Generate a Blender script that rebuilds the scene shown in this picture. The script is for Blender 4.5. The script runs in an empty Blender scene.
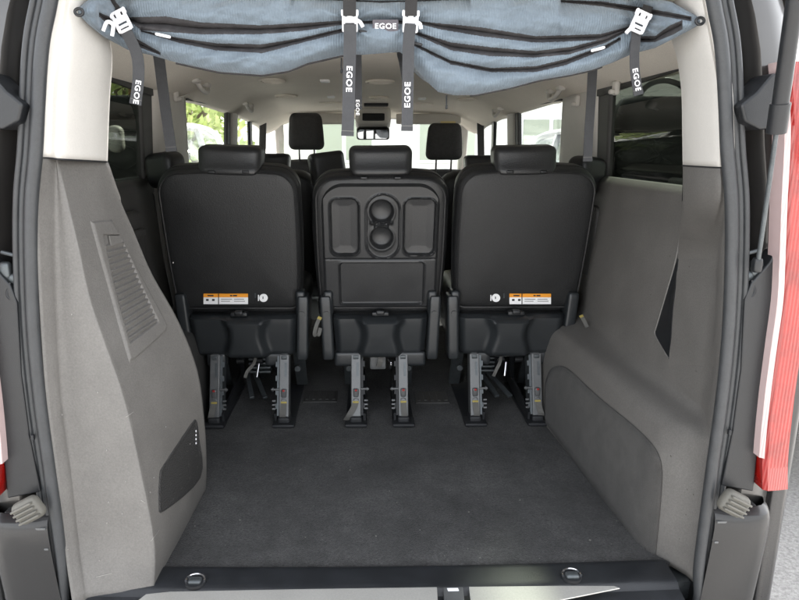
import bpy, bmesh, math, random
from mathutils import Vector, Matrix
from mathutils.bvhtree import BVHTree
random.seed(7)
sc = bpy.context.scene
COL = sc.collection
R = math.radians

# ------------------------------------------------------------------ camera
CAM = Vector((-0.033, 0.0, 1.57))
FPX, CX, CY = 640.0, 379.0, 300.0
PITCH, YAW = R(13.4), R(1.0)
fw = Vector((math.sin(YAW)*math.cos(PITCH), math.cos(YAW)*math.cos(PITCH), -math.sin(PITCH)))
rt = Vector((math.cos(YAW), -math.sin(YAW), 0))
up = rt.cross(fw)
cd = bpy.data.cameras.new('camera'); co = bpy.data.objects.new('camera', cd); COL.objects.link(co)
cd.sensor_width = 36; cd.lens = FPX/799*36; cd.shift_x = (399.5-CX)/799
cd.clip_start = .02; cd.clip_end = 3000
m = Matrix.Identity(4)
for i in range(3):
    m[i][0], m[i][1], m[i][2], m[i][3] = rt[i], up[i], -fw[i], CAM[i]
co.matrix_world = m
sc.camera = co

def ray(px, py): return fw + rt*((px-CX)/FPX) - up*((py-CY)/FPX)
def at(px, py, Y):
    d = ray(px, py); return CAM + d*((Y-CAM.y)/d.y)
def onz(px, py, Z):
    d = ray(px, py); return CAM + d*((Z-CAM.z)/d.z)
def onx(px, py, X):
    d = ray(px, py); return CAM + d*((X-CAM.x)/d.x)
def itp(tab, x):
    if x <= tab[0][0]: return tab[0][1]
    for (a, va), (b, vb) in zip(tab, tab[1:]):
        if x <= b: return va + (vb-va)*(x-a)/(b-a)
    return tab[-1][1]
def sstep(a, b, x):
    t = min(1, max(0, (x-a)/(b-a))); return t*t*(3-2*t)
def catmull(P, n=8, closed=False):
    P = [Vector(p) for p in P]; out = []
    N = len(P)
    for i in range(N if closed else N-1):
        if closed: p0, p1, p2, p3 = P[i-1], P[i], P[(i+1) % N], P[(i+2) % N]
        else: p0, p1, p2, p3 = P[max(0, i-1)], P[i], P[i+1], P[min(N-1, i+2)]
        for k in range(n):
            t = k/n
            out.append(.5*((2*p1)+(p2-p0)*t+(2*p0-5*p1+4*p2-p3)*t*t+(3*p1-p0-3*p2+p3)*t**3))
    if not closed: out.append(P[-1])
    return out

# ------------------------------------------------------------------ materials
def mat(name, col, rough=.5, metal=0, bump=None, var=None, coat=0, spec=.5, sheen=0, speck=.07):
    """bump = (kind, scale, strength, distance); var = (scale, amount)"""
    M = bpy.data.materials.new(name); M.use_nodes = True
    nt = M.node_tree; b = nt.nodes['Principled BSDF']
    b.inputs['Base Color'].default_value = (*col, 1); b.inputs['Roughness'].default_value = rough
    b.inputs['Metallic'].default_value = metal; b.inputs['Coat Weight'].default_value = coat
    b.inputs['Specular IOR Level'].default_value = spec; b.inputs['Sheen Weight'].default_value = sheen
    b.inputs['Coat Roughness'].default_value = .08
    tc = nt.nodes.new('ShaderNodeTexCoord')
    if bump:
        kind, s, st, di = bump
        if kind == 'voronoi':
            t = nt.nodes.new('ShaderNodeTexVoronoi'); t.inputs['Scale'].default_value = s; o = t.outputs['Distance']
        elif kind == 'ribs':
            t = nt.nodes.new('ShaderNodeTexWave'); t.inputs['Scale'].default_value = s; t.inputs['Distortion'].default_value = .6
            t.inputs['Detail'].default_value = 2; o = t.outputs['Fac']
        else:
            t = nt.nodes.new('ShaderNodeTexNoise'); t.inputs['Scale'].default_value = s; t.inputs['Detail'].default_value = 6; o = t.outputs['Fac']
        nt.links.new(tc.outputs['Object'], t.inputs['Vector'])
        bp = nt.nodes.new('ShaderNodeBump'); bp.inputs['Strength'].default_value = st; bp.inputs['Distance'].default_value = di
        nt.links.new(o, bp.inputs['Height']); nt.links.new(bp.outputs['Normal'], b.inputs['Normal'])
    if var:
        s, a = var
        n = nt.nodes.new('ShaderNodeTexNoise'); n.inputs['Scale'].default_value = s; n.inputs['Detail'].default_value = 8
        n.inputs['Roughness'].default_value = .65
        nt.links.new(tc.outputs['Object'], n.inputs['Vector'])
        r = nt.nodes.new('ShaderNodeValToRGB')
        r.color_ramp.elements[0].position = .32; r.color_ramp.elements[1].position = .68
        r.color_ramp.elements[0].color = (*[c*(1-a) for c in col], 1); r.color_ramp.elements[1].color = (*[min(1, c*(1+a)) for c in col], 1)
        nt.links.new(n.outputs['Fac'], r.inputs['Fac'])
        n2 = nt.nodes.new('ShaderNodeTexNoise'); n2.inputs['Scale'].default_value = 240; n2.inputs['Detail'].default_value = 3; n2.inputs['Roughness'].default_value = .7
        nt.links.new(tc.outputs['Object'], n2.inputs['Vector'])
        m2 = nt.nodes.new('ShaderNodeMapRange'); m2.inputs['From Min'].default_value = .3; m2.inputs['From Max'].default_value = .7
        m2.inputs['To Min'].default_value = 1-speck; m2.inputs['To Max'].default_value = 1+speck
        nt.links.new(n2.outputs['Fac'], m2.inputs['Value'])
        sc2 = nt.nodes.new('ShaderNodeVectorMath'); sc2.operation = 'SCALE'
        nt.links.new(r.outputs['Color'], sc2.inputs[0]); nt.links.new(m2.outputs['Result'], sc2.inputs['Scale'])
        nt.links.new(sc2.outputs[0], b.inputs['Base Color'])
        mr = nt.nodes.new('ShaderNodeMapRange'); mr.inputs['To Min'].default_value = max(0, rough-.1); mr.inputs['To Max'].default_value = min(1, rough+.1)
        nt.links.new(n.outputs['Fac'], mr.inputs['Value']); nt.links.new(mr.outputs['Result'], b.inputs['Roughness'])
    return M
def glass(name, tint, refl=1.0):
    M = bpy.data.materials.new(name); M.use_nodes = True; nt = M.node_tree; nt.nodes.clear()
    o = nt.nodes.new('ShaderNodeOutputMaterial'); mx = nt.nodes.new('ShaderNodeMixShader')
    t = nt.nodes.new('ShaderNodeBsdfTransparent'); g = nt.nodes.new('ShaderNodeBsdfGlossy')
    t.inputs['Color'].default_value = (*tint, 1); g.inputs['Roughness'].default_value = .01
    f = nt.nodes.new('ShaderNodeLayerWeight'); f.inputs['Blend'].default_value = .5
    pw = nt.nodes.new('ShaderNodeMath'); pw.operation = 'POWER'; pw.inputs[1].default_value = 5
    ml = nt.nodes.new('ShaderNodeMath'); ml.operation = 'MULTIPLY_ADD'; ml.inputs[1].default_value = .55*refl; ml.inputs[2].default_value = .04*refl
    nt.links.new(f.outputs['Facing'], pw.inputs[0]); nt.links.new(pw.outputs[0], ml.inputs[0])
    nt.links.new(ml.outputs[0], mx.inputs[0]); nt.links.new(t.outputs[0], mx.inputs[1]); nt.links.new(g.outputs[0], mx.inputs[2])
    nt.links.new(mx.outputs[0], o.inputs[0]); return M
M = {}
M['beige'] = mat('light_trim_plastic', (.59, .567, .53), .58, bump=('noise', 300, .2, .0015), var=(8, .035), speck=.03)
M['grey'] = mat('grey_trim_plastic', (.128, .1215, .113), .58, bump=('noise', 260, .35, .0022), var=(9, .10), speck=.13)
M['dgrey'] = mat('dark_trim_plastic', (.04, .039, .0375), .6, bump=('noise', 260, .35, .002), var=(7, .12), speck=.13)
M['liner'] = mat('headliner_cloth', (.80, .745, .665), .95, bump=('noise', 500, .15, .001), var=(3, .04), spec=.1)
def carpet_mat():
    K = mat('load_carpet', (.03, .0305, .032), .95, bump=('noise', 380, 1.0, .008), spec=.12, sheen=.15)
    nt = K.node_tree; b = nt.nodes['Principled BSDF']; tc = nt.nodes.new('ShaderNodeTexCoord')
    def noise(sc_, det, rg, lo, hi, plo=.3, phi=.7):
        n = nt.nodes.new('ShaderNodeTexNoise'); n.inputs['Scale'].default_value = sc_; n.inputs['Detail'].default_value = det; n.inputs['Roughness'].default_value = rg
        nt.links.new(tc.outputs['Object'], n.inputs['Vector'])
        m_ = nt.nodes.new('ShaderNodeMapRange'); m_.inputs['From Min'].default_value = plo; m_.inputs['From Max'].default_value = phi
        m_.inputs['To Min'].default_value = lo; m_.inputs['To Max'].default_value = hi
        nt.links.new(n.outputs['Fac'], m_.inputs['Value']); return m_.outputs['Result']
    o = noise(4.6, 7, .7, .42, 1.65)
    for q in (noise(24, 5, .7, .8, 1.22), noise(150, 4, .9, .15, 1.95)):
        x = nt.nodes.new('ShaderNodeMath'); x.operation = 'MULTIPLY'; nt.links.new(o, x.inputs[0]); nt.links.new(q, x.inputs[1]); o = x.outputs[0]
    mx = nt.nodes.new('ShaderNodeVectorMath'); mx.operation = 'SCALE'; mx.inputs[0].default_value = (.042, .0412, .0402)
    nt.links.new(o, mx.inputs['Scale']); nt.links.new(mx.outputs[0], b.inputs['Base Color'])
    return K
M['carpet'] = carpet_mat()
M['acarpet'] = mat('arch_carpet', (.07, .067, .063), .95, bump=('noise', 520, .8, .004), var=(18, .15), spec=.15, sheen=.1)
M['sill'] = mat('black_sill_plastic', (.014, .0155, .018), .4, bump=('voronoi', 500, .2, .0008), var=(12, .3))
M['scuff'] = mat('brushed_scuff_steel', (.5, .49, .46), .5, .5, bump=('noise', 150, .05, .001), var=(5, .06))
M['rubber'] = mat('seal_rubber', (.034, .036, .038), .5, var=(30, .15))
M['rubberd'] = mat('dark_rubber', (.012, .013, .015), .6)
M['paint'] = mat('grey_metallic_paint', (.042, .042, .043), .3, .8, coat=.6, var=(400, .12))
M['paintd'] = mat('bumper_grey_paint', (.02, .0195, .0195), .45, .35, coat=.25, var=(300, .1))
M['pillarpaint'] = mat('pillar_grey_paint', (.062, .06, .058), .3, .75, coat=.4)
M['black'] = mat('black_plastic', (.010, .011, .0125), .42, bump=('voronoi', 600, .15, .0008), var=(20, .2))
M['leather'] = mat('black_leather', (.013, .0132, .0138), .42, bump=('noise', 260, .5, .002), var=(8, .2), speck=.2)
M['hrleather'] = mat('headrest_leather', (.021, .0212, .022), .36, bump=('noise', 260, .4, .0018), var=(8, .15))
M['backpanel'] = mat('seat_back_vinyl', (.0135, .0138, .0142), .5, bump=('noise', 300, .5, .0022), var=(7, .22), speck=.25)
M['tray'] = mat('moulded_tray_plastic', (.023, .0235, .0245), .38, bump=('noise', 300, .3, .0015), var=(9, .15), speck=.15)
M['shield'] = mat('seat_base_plastic', (.019, .0215, .0235), .36, bump=('voronoi', 800, .2, .0008), var=(10, .12))
M['steel'] = mat('satin_zinc_steel', (.115, .118, .119), .42, .3, bump=('noise', 60, .05, .001), var=(25, .12))
M['dsteel'] = mat('dark_steel', (.09, .1, .105), .45, .6, var=(30, .2))
M['chrome'] = mat('bright_chrome', (.8, .8, .82), .12, 1)
M['red'] = mat('red_plastic', (.32, .02, .02), .35)
M['yellow'] = mat('yellow_tag_cloth', (.34, .27, .07), .6)
M['white'] = mat('white_plastic', (.82, .82, .84), .35)
M['orange'] = mat('orange_print', (.85, .33, .03), .5)
M['paper'] = mat('sticker_white', (.85, .85, .85), .5)
M['ink'] = mat('sticker_ink', (.03, .03, .03), .6)
M['blue'] = mat('blue_mesh_cloth', (.142, .176, .208), .85, bump=('ribs', 60, .6, .0014), var=(14, .12), spec=.2, sheen=.15)
M['band'] = mat('dark_elastic_band', (.05, .048, .05), .8, bump=('noise', 500, .6, .001), var=(60, .2), spec=.2)
M['strap'] = mat('grey_webbing', (.052, .053, .056), .75, bump=('ribs', 260, .5, .0008), var=(50, .1), spec=.3)
M['dstrap'] = mat('dark_webbing', (.03, .029, .029), .8, bump=('ribs', 260, .5, .0008), var=(50, .1), spec=.3)
M['beltgrey'] = mat('pull_tab_webbing', (.13, .127, .118), .7, bump=('ribs', 300, .5, .0008), spec=.3)
M['lettering'] = mat('white_lettering', (.85, .85, .86), .5)
M['patch'] = mat('grey_label_patch', (.075, .068, .078), .7, bump=('noise', 500, .3, .001))
M['tint'] = glass('privacy_glass', (.29, .31, .28))
M['clear'] = glass('clear_glass', (.94, .96, .945), .7)
M['lenspink'] = mat('pale_pink_lens', (.27, .012, .009), .12, coat=.5, bump=('ribs', 40, .3, .003), var=(14, .35))
M['lensred'] = mat('red_lamp_lens', (.27, .008, .006), .12, coat=1, bump=('ribs', 55, .3, .002))
M['lensclear'] = mat('clear_lamp_lens', (.5, .38, .37), .12, coat=1, bump=('ribs', 80, .3, .002))
M['lensorange'] = mat('amber_lamp_lens', (.8, .25, .04), .15, coat=1)
M['buffer'] = mat('buffer_rubber', (.105, .10, .085), .6, var=(40, .15))
M['mirror'] = mat('mirror_silver', (.9, .9, .9), .02, 1)
M['lamp'] = mat('lamp_diffuser', (.85, .85, .85), .3)
M['tan'] = mat('tan_panel', (.42, .24, .12), .6, var=(10, .1))

# ------------------------------------------------------------------ mesh builder
BASE = {}
class MB:
    def __init__(s): s.v = []; s.f = []; s.mi = []
    def add(s, vs, fs, mi=0):
        n = len(s.v); s.v += [Vector(v) for v in vs]
        for f in fs: s.f.append([i+n for i in f]); s.mi.append(mi)
        return s
    def box(s, c, size, rot=None, mi=0, taper=1):
        c = Vector(c); h = [x/2 for x in size]; vs = []
        for z in (-1, 1):
            k = taper if z > 0 else 1
            for y in (-1, 1):
                for x in (-1, 1):
                    p = Vector((x*h[0]*k, y*h[1]*k, z*h[2]))
                    if rot is not None: p = rot @ p
                    vs.append(c+p)
        return s.add(vs, [(0, 2, 3, 1), (4, 5, 7, 6), (0, 1, 5, 4), (2, 6, 7, 3), (0, 4, 6, 2), (1, 3, 7, 5)], mi)
    def bar(s, a, b, w, d, side=Vector((1, 0, 0)), mi=0):
        a = Vector(a); b = Vector(b); z = (b-a); L = z.length; z.normalize()
        x = (side - z*side.dot(z)).normalized(); y = z.cross(x)
        rot = Matrix((x, y, z)).transposed()
        return s.box((a+b)/2, (w, d, L), rot, mi)
    def rbox(s, c, size, r, n=6, rot=None, mi=0, fn=None):
        """rounded box / cushion"""
        c = Vector(c); h = Vector([x/2 for x in size]); r = min(r, *h); N = n*2
        idx = {}; 
        def vert(p):
            k = tuple(round(q, 5) for q in p)
            if k in idx: return idx[k]
            q = Vector([p[i]*h[i] for i in range(3)])
            inner = Vector([max(-h[i]+r, min(h[i]-r, q[i])) for i in range(3)])
            d = q-inner
            if d.length > 1e-9: q = inner + d.normalized()*r
            if fn: q = fn(q, h)
            if rot is not None: q = rot @ q
            s.v.append(c+q); idx[k] = len(s.v)-1; return idx[k]
        g = []
        for i in range(N+1):   # denser near the edges
            t = -1+2*i/N; g.append(math.copysign(abs(t)**.6, t) if t else 0.0)
        for ax in range(3):
            for sg in (-1, 1):
                for i in range(N):
                    for j in range(N):
                        q = []
                        for (a, b) in ((i, j), (i+1, j), (i+1, j+1), (i, j+1)):
                            p = [0, 0, 0]; p[ax] = sg; p[(ax+1) % 3] = g[a]; p[(ax+2) % 3] = g[b]; q.append(vert(p))
                        if len(set(q)) < 3: continue
                        s.f.append(q if sg > 0 else q[::-1]); s.mi.append(mi)
        return s
    def tube(s, path, r, n=8, closed=False, mi=0, flat=None):
        P = [Vector(p) for p in path]; L = len(P); rings = []
        ref = None
        for i in range(L):
            if closed: t = P[(i+1) % L]-P[i-1]
            else: t = P[min(L-1, i+1)]-P[max(0, i-1)]
            t.normalize()
            if ref is None:
                ref = Vector((0, 0, 1)) if abs(t.z) < .9 else Vector((0, 1, 0))
            a = (ref - t*ref.dot(t)).normalized(); b = t.cross(a); ref = a
            rr = r(i/(L-1)) if callable(r) else r
            rings.append([P[i] + a*math.cos(2*math.pi*k/n)*rr + b*math.sin(2*math.pi*k/n)*rr for k in range(n)])
        base = len(s.v)
        for g in rings: s.v += g
        for i in range(L if closed else L-1):
            for k in range(n):
                a = base+i*n+k; b = base+i*n+(k+1) % n; c = base+((i+1) % L)*n+(k+1) % n; d = base+((i+1) % L)*n+k
                s.f.append([a, b, c, d]); s.mi.append(mi)
        if not closed:
            s.f.append([base+k for k in range(n)][::-1]); s.mi.append(mi)
            s.f.append([base+(L-1)*n+k for k in range(n)]); s.mi.append(mi)
        return s
    def cyl(s, a, b, r, n=16, mi=0, r2=None):
        return s.tube([a, b], (lambda t: r+(r2-r)*t) if r2 is not None else r, n, mi=mi)
    def ribbon(s, path, w, th, side=Vector((1, 0, 0)), mi=0):
        P = [Vector(p) for p in path]; L = len(P); base = len(s.v)
        for i in range(L):
            t = (P[min(L-1, i+1)]-P[max(0, i-1)]).normalized()
            sd = side(i/(L-1)) if callable(side) else side
            x = (sd-t*sd.dot(t)).normalized(); n = t.cross(x)
            for (u, v) in ((-1, -1), (1, -1), (1, 1), (-1, 1)): s.v.append(P[i]+x*u*w/2+n*v*th/2)
        for i in range(L-1):
            for k in range(4):
                s.f.append([base+i*4+k, base+i*4+(k+1) % 4, base+(i+1)*4+(k+1) % 4, base+(i+1)*4+k]); s.mi.append(mi)
        s.f.append([base+3, base+2, base+1, base]); s.mi.append(mi)
        e = base+(L-1)*4; s.f.append([e, e+1, e+2, e+3]); s.mi.append(mi)
        return s
    def grid(s, rows, mi=0, closed_u=False):
        base = len(s.v); nr = len(rows); nc = len(rows[0])
        for r_ in rows: s.v += [Vector(p) for p in r_]
        for i in range(nr-1):
            for j in range(nc if closed_u else nc-1):
                j2 = (j+1) % nc
                s.f.append([base+i*nc+j, base+i*nc+j2, base+(i+1)*nc+j2, base+(i+1)*nc+j])
                s.mi.append(mi(i, j) if callable(mi) else mi)
        return s
    def prism(s, poly, off, mi=0):
        n = len(poly); off = Vector(off); P = [Vector(p) for p in poly]
        base = len(s.v); s.v += P + [p+off for p in P]
        s.f.append([base+i for i in range(n)]); s.f.append([base+n+i for i in range(n)][::-1])
        for i in range(n): s.f.append([base+i, base+n+i, base+n+(i+1) % n, base+(i+1) % n])
        s.mi += [mi]*(n+2)
        return s
    def pillow(s, outline, nrm, rings, mi=0):
        """closed outline, rings of (inset, height along nrm), last ring filled by a fan"""
        nrm = Vector(nrm).normalized(); P = [Vector(p) for p in outline]; n = len(P); c = sum(P, Vector())/n
        ins = []
        for i in range(n):
            t = (P[(i+1) % n]-P[i-1]).normalized(); d = t.cross(nrm)
            if d.dot(c-P[i]) < 0: d = -d
            ins.append(d)
        rows = []
        for (a, h) in rings:
            if a < 1: rows.append([P[i]+ins[i]*a+nrm*h for i in range(n)])
            else: rows.append([c+(P[i]-c)*(2-a)+nrm*h for i in range(n)])   # 1..2: shrink to the centre
        base = len(s.v); s.grid(rows, mi, True)
        s.v.append(c+nrm*rings[-1][1]); k = len(s.v)-1; e = base+(len(rows)-1)*n
        for i in range(n): s.f.append([e+i, e+(i+1) % n, k]); s.mi.append(mi)
        s.f.append([base+i for i in range(n)][::-1]); s.mi.append(mi)
        return s
    def bvh(s): return BVHTree.FromPolygons(s.v, s.f)
    def build(s, name, mats, parent=None, smooth=40, bevel=0, sub=0, solid=None, ref=None, recalc=True):
        if not isinstance(mats, (list, tuple)): mats = [mats]
        b = Vector(BASE.get(parent.name, (0, 0, 0))) if parent else Vector((0, 0, 0))
        me = bpy.data.meshes.new(name); me.from_pydata([v-b for v in s.v], [], s.f)
        for mm in mats: me.materials.append(mm)
        for p, i in zip(me.polygons, s.mi): p.material_index = i
        if recalc:
            bm = bmesh.new(); bm.from_mesh(me); bmesh.ops.recalc_face_normals(bm, faces=bm.faces)
            if ref is not None:
                rr = Vector(ref)-b
                if sum((rr-f.calc_center_median()).normalized().dot(f.normal)*f.calc_area() for f in bm.faces) < 0:
                    bmesh.ops.reverse_faces(bm, faces=bm.faces)
            bm.to_mesh(me); bm.free()
        for p in me.polygons: p.use_smooth = bool(smooth)
        if smooth: me.set_sharp_from_angle(angle=R(smooth))
        o = bpy.data.objects.new(name, me); COL.objects.link(o)
        if parent: o.parent = parent; BASE[o.name] = b
        else: BASE[o.name] = Vector((0, 0, 0))
        if sub:
            md = o.modifiers.new('sub', 'SUBSURF'); md.levels = sub; md.render_levels = sub
        if solid:
            md = o.modifiers.new('solid', 'SOLIDIFY'); md.thickness = abs(solid); md.offset = -1 if solid > 0 else 1
        if bevel:
            md = o.modifiers.new('bevel', 'BEVEL'); md.width = bevel; md.segments = 3; md.limit_method = 'ANGLE'; md.angle_limit = R(35); md.harden_normals = True
        return o
def tag(o, label=None, cat=None, group=None, kind=None):
    if label: o['label'] = label
    if cat: o['category'] = cat
    if group: o['group'] = group
    if kind: o['kind'] = kind
    return o
def thing(name, loc, label, cat, group=None):
    o = bpy.data.objects.new(name, None); COL.objects.link(o); o.location = loc; o.empty_display_size = .1
    BASE[o.name] = Vector(loc); return tag(o, label, cat, group)
def part(mb, name, mats, parent, label=None, **k):
    o = mb.build(name, mats, parent, **k)
    if label: o['label'] = label
    return o
_tx = {}
def text_mesh(body):
    if body in _tx: return _tx[body]
    cu = bpy.data.curves.new('txt', 'FONT'); cu.body = body; cu.align_x = 'CENTER'; cu.align_y = 'CENTER'; cu.size = 1; cu.offset = .02
    cu.resolution_u = 3; cu.space_character = 1.12
    o = bpy.data.objects.new('txt', cu); COL.objects.link(o)
    dg = bpy.context.evaluated_depsgraph_get(); me = bpy.data.meshes.new_from_object(o.evaluated_get(dg))
    vs = [v.co.copy() for v in me.vertices]; fs = [list(p.vertices) for p in me.polygons]
    bpy.data.objects.remove(o); bpy.data.curves.remove(cu); bpy.data.meshes.remove(me)
    _tx[body] = (vs, fs); return vs, fs
def text(mb, body, c, xd, yd, size, th=.0006, mi=0, wide=1.0):
    vs, fs = text_mesh(body); xd = Vector(xd).normalized(); yd = Vector(yd).normalized(); n = xd.cross(yd); c = Vector(c)
    mb.add([c+xd*v.x*size*wide+yd*v.y*size+n*th for v in vs], fs, mi)
def rrect(w, h, r, n=6):
    """2d rounded rectangle, counter-clockwise"""
    P = []
    for cx, cy, a in ((w/2-r, h/2-r, 0), (-w/2+r, h/2-r, 90), (-w/2+r, -h/2+r, 180), (w/2-r, -h/2+r, 270)):
        for i in range(n+1):
            t = R(a+90*i/n); P.append((cx+r*math.cos(t), cy+r*math.sin(t)))
    return P
def sdbox(x, z, cx, cz, w, h, r):
    qx = abs(x-cx)-w/2+r; qz = abs(z-cz)-h/2+r
    return math.hypot(max(qx, 0), max(qz, 0)) + min(max(qx, qz), 0) - r

FZ = .60            # load floor height
# ================================================================== ground and far setting
g = MB().add([(-300, -300, 0), (300, -300, 0), (300, 900, 0), (-300, 900, 0)], [(0, 1, 2, 3)])
tag(g.build('ground', mat('pale_asphalt', (.34, .33, .315), .9, bump=('noise', 160, .8, .006), var=(70, .35)), smooth=0), kind='structure')

# ================================================================== the van
van = thing('passenger_van', (0, 1.25, 0), 'dark grey passenger van with open tail, seen into its load bay', 'van')
# ---- seal path (right side, mirrored)
SEAL = [(700.5, 606), (703, 570), (706.5, 540), (716, 470), (726, 400), (733, 330), (736, 260), (736, 200), (732, 150), (730, 100), (727, 50), (721, 14)]
SY = 1.25
sr = [at(x, y, SY) for x, y in SEAL]
sr = [Vector((p.x, SY, p.z)) for p in sr]
tp = sr[-1]
sr += [Vector((tp.x-.03, SY, tp.z+.075)), Vector((tp.x-.09, SY, tp.z+.125)), Vector((tp.x-.2, SY, tp.z+.15)), Vector((0, SY, tp.z+.16))]
low = [Vector((0, SY, sr[0].z-.09)), Vector((sr[0].x-.16, SY, sr[0].z-.085)), Vector((sr[0].x-.06, SY, sr[0].z-.05))]
half = low + sr
loop = half[:-1] + [half[-1]] + [Vector((-p.x, p.y, p.z)) for p in half[-2:0:-1]]
loop = catmull(loop, 6, True)
def off_loop(d, dy):
    c = Vector((0, SY, 1.2)); out = []; n = len(loop)
    for i in range(n):
        t = (loop[(i+1) % n]-loop[i-1]).normalized(); nr = Vector((t.z, 0, -t.x))
        if nr.dot(loop[i]-c) < 0: nr = -nr
        out.append(loop[i]+nr*d+Vector((0, dy, 0)))
    return out
mb = MB()
mb.tube(off_loop(-.009, 0), .0125, 10, True)
mb.tube(off_loop(.0115, .008), .0075, 8, True)
mb.tube(off_loop(.0225, .004), .006, 8, True)
mb.grid([[p for p in off_loop(-.012, .012)], [p for p in off_loop(.026, .012)], [p for p in off_loop(.03, .02)]], 1, True)
part(mb, 'weather_seal', [M['rubber'], M['rubberd']], van, smooth=60)
def seal_x(z, inner=.0):
    best = min((p for p in sr), key=lambda p: abs(p.z-z))
    ps = sorted(((p.z, p.x) for p in sr[:-2])); return itp(ps, z)-inner

def mirror_x(mb, s):
    if s > 0: return mb
    for v in mb.v: v.x = -v.x
    return mb

# ---- outer jambs, lamps, bumpers, both sides
for s in (1, -1):
    # painted pillar channel behind the seal
    rows = []
    for z in [.55+.06*i for i in range(26)]:
        x0 = seal_x(z)+.024
        bul = .012*math.exp(-((z-1.72)/.05)**2)
        rows.append([(x0, 1.262, z), (x0+.004, 1.285, z), (x0+.016, 1.31-bul, z), (x0+.032, 1.312-bul, z), (x0+.045, 1.285, z), (x0+.055, 1.275, z), (x0+.085, 1.282, z), (x0+.13, 1.30, z), (x0+.17, 1.36, z), (x0+.18, 1.5, z)])
    mb = mirror_x(MB().grid(rows), s)
    pj = part(mb, 'body_pillar', M['pillarpaint'], van, smooth=50, ref=(s*.5, 0, 1.2))
    # black lamp surround (facing back) from belt to bumper
    P = [(745, 300), (752, 283), (770, 262), (776, 250), (775, 290), (769, 330), (760, 430), (754, 492), (722, 486), (733, 430), (741, 370)]
    pts = [at(x, y, 1.245) for x, y in P]
    mb = mirror_x(MB().prism(pts, (0, .05, 0)), s)
    ls = part(mb, 'lamp_surround', M['black'], van, bevel=.004, ref=(s*.5, 0, 1.2))
    # small clip square on it
    c = at(729.5, 432, 1.242); part(mirror_x(MB().box(c, (.006, .008, .012)), s), 'clip', M['rubberd'], ls, bevel=.001)
    # wedge-shaped black cover at roof end of the lamp
    P = [(741, 105), (757, 92), (772, 74), (778, 72), (781, 128), (760, 130), (745, 122)]
    pts = [at(x, y, 1.225) for x, y in P]
    part(mirror_x(MB().prism(pts, (0, .07, 0)), s), 'hinge_cover', M['black'], van, bevel=.006)
    # tail lamp: red body, pale inner strip, amber section
    tl_in = [(777, 62), (781, 130), (778, 200), (776, 260), (774, 300), (768, 345), (761, 400), (756, 455), (756, 488)]
    inner = [at(x, y, 1.235) for x, y in tl_in]
    zs = [p.z for p in inner]
    def lamp_rows(x0, x1, y0):
        rows = []
        for p in catmull(inner, 4):
            w = x1-x0
            rows.append([(p.x+x0, 1.262, p.z), (p.x+x0, y0+.006, p.z), (p.x+x0+.008, y0, p.z), (p.x+x0+w*.5, y0+.002, p.z), (p.x+x1-.003, y0+.006, p.z), (p.x+x1, y0+.012, p.z), (p.x+x1, 1.30, p.z)])
        return rows
    def zsel(i, j, rows): return rows[i][0][2]
    rows = lamp_rows(.010, .068, 1.222)
    mb = MB().grid(rows, lambda i, j: 0 if rows[i][0][2] < .93 or j < 2 else (1 if 1.17 < rows[i][0][2] < 1.19 and j > 3 else 2))
    n = len(rows)
    mb.f.append([k for k in range(7)]); mb.mi.append(0); b0 = (n-1)*7; mb.f.append([b0+k for k in range(7)][::-1]); mb.mi.append(0)
    # curved outer flank going round the corner
    fl = [[(r_[5][0], r_[5][1], r_[5][2]), (r_[5][0]+.012, r_[5][1]+.02, r_[5][2]), (r_[5][0]+.02, r_[5][1]+.09, r_[5][2]), (r_[5][0]+.022, r_[5][1]+.2, r_[5][2])] for r_ in rows]
    mb.grid(fl)
    mirror_x(mb, s)
    tl = part(mb, 'tail_light', [M['lensred'], M['lensorange'], M['lenspink']], van, smooth=35, ref=(s*.5, 0, 1.2))
    rows2 = [r_ for r_ in lamp_rows(0, .010, 1.218) if r_[0][2] > .93]
    mb = MB().grid(rows2); mirror_x(mb, s)
    part(mb, 'clear_lens', M['lensclear'], tl, smooth=35, ref=(s*.5, 0, 1.2))
    # bumper corner
    prof = [(.0, 0), (.03, -.012), (.1, -.014), (.125, .0), (.14, .04), (.15, .14), (.15, .5)]
    rows = []
    for z, dx, dy in ((.80, 0, 0.03), (.792, 0, 0.006), (.77, 0, 0), (.68, -.004, .0), (.55, -.014, .0), (.42, -.02, .002), (.30, -.03, .01), (.2, -.05, .04)):
        rows.append([(.725+dx+px_, 1.235+dy+py_, z) for px_, py_ in prof])
    top = [[(.68, 1.30, .797)]+[(p[0], p[1], .80) for p in rows[0][1:]], rows[0]]
    mb = MB().grid(rows); mirror_x(mb, s)
    part(mb, 'bumper_corner', M['paintd'], van, sub=1, smooth=50, ref=(s*.6, 0, .8))
    # inner bumper wall, next to seal
    P = [(712, 505), (757, 505), (752, 560), (745, 612), (695, 612), (705, 560)]
    pts = [at(x, y, 1.262) for x, y in P]
    part(mirror_x(MB().prism(pts, (0, .05, 0)), s), 'bumper_inner', M['paintd'], van, bevel=.004)
    # ridged buffer pad
    c = at(733.5, 503, 1.215); bp = MB()
    rot = Matrix.Rotation(R(28), 3, 'Y')
    bp.rbox(c, (.062, .03, .052), .018, 4, rot)
    for k in range(4):
        o_ = rot @ Vector((0, -.015, -.015+.010*k))
        bp.rbox(Vector(c)+o_, (.05, .012, .0055), .0027, 3, rot)
    part(mirror_x(bp, s), 'buffer_pad', M['buffer'], van)
    # bright steel step bracket by the seal
    mb = MB()
    for (px, py, w, h) in ((721, 528, .022, .05), (717, 565, .028, .075)):
        c = at(px, py, 1.25); mb.box(c, (w, .02, h))
    br = part(mirror_x(mb, s), 'latch_bracket', M['dsteel'], van, bevel=.002)
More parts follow.
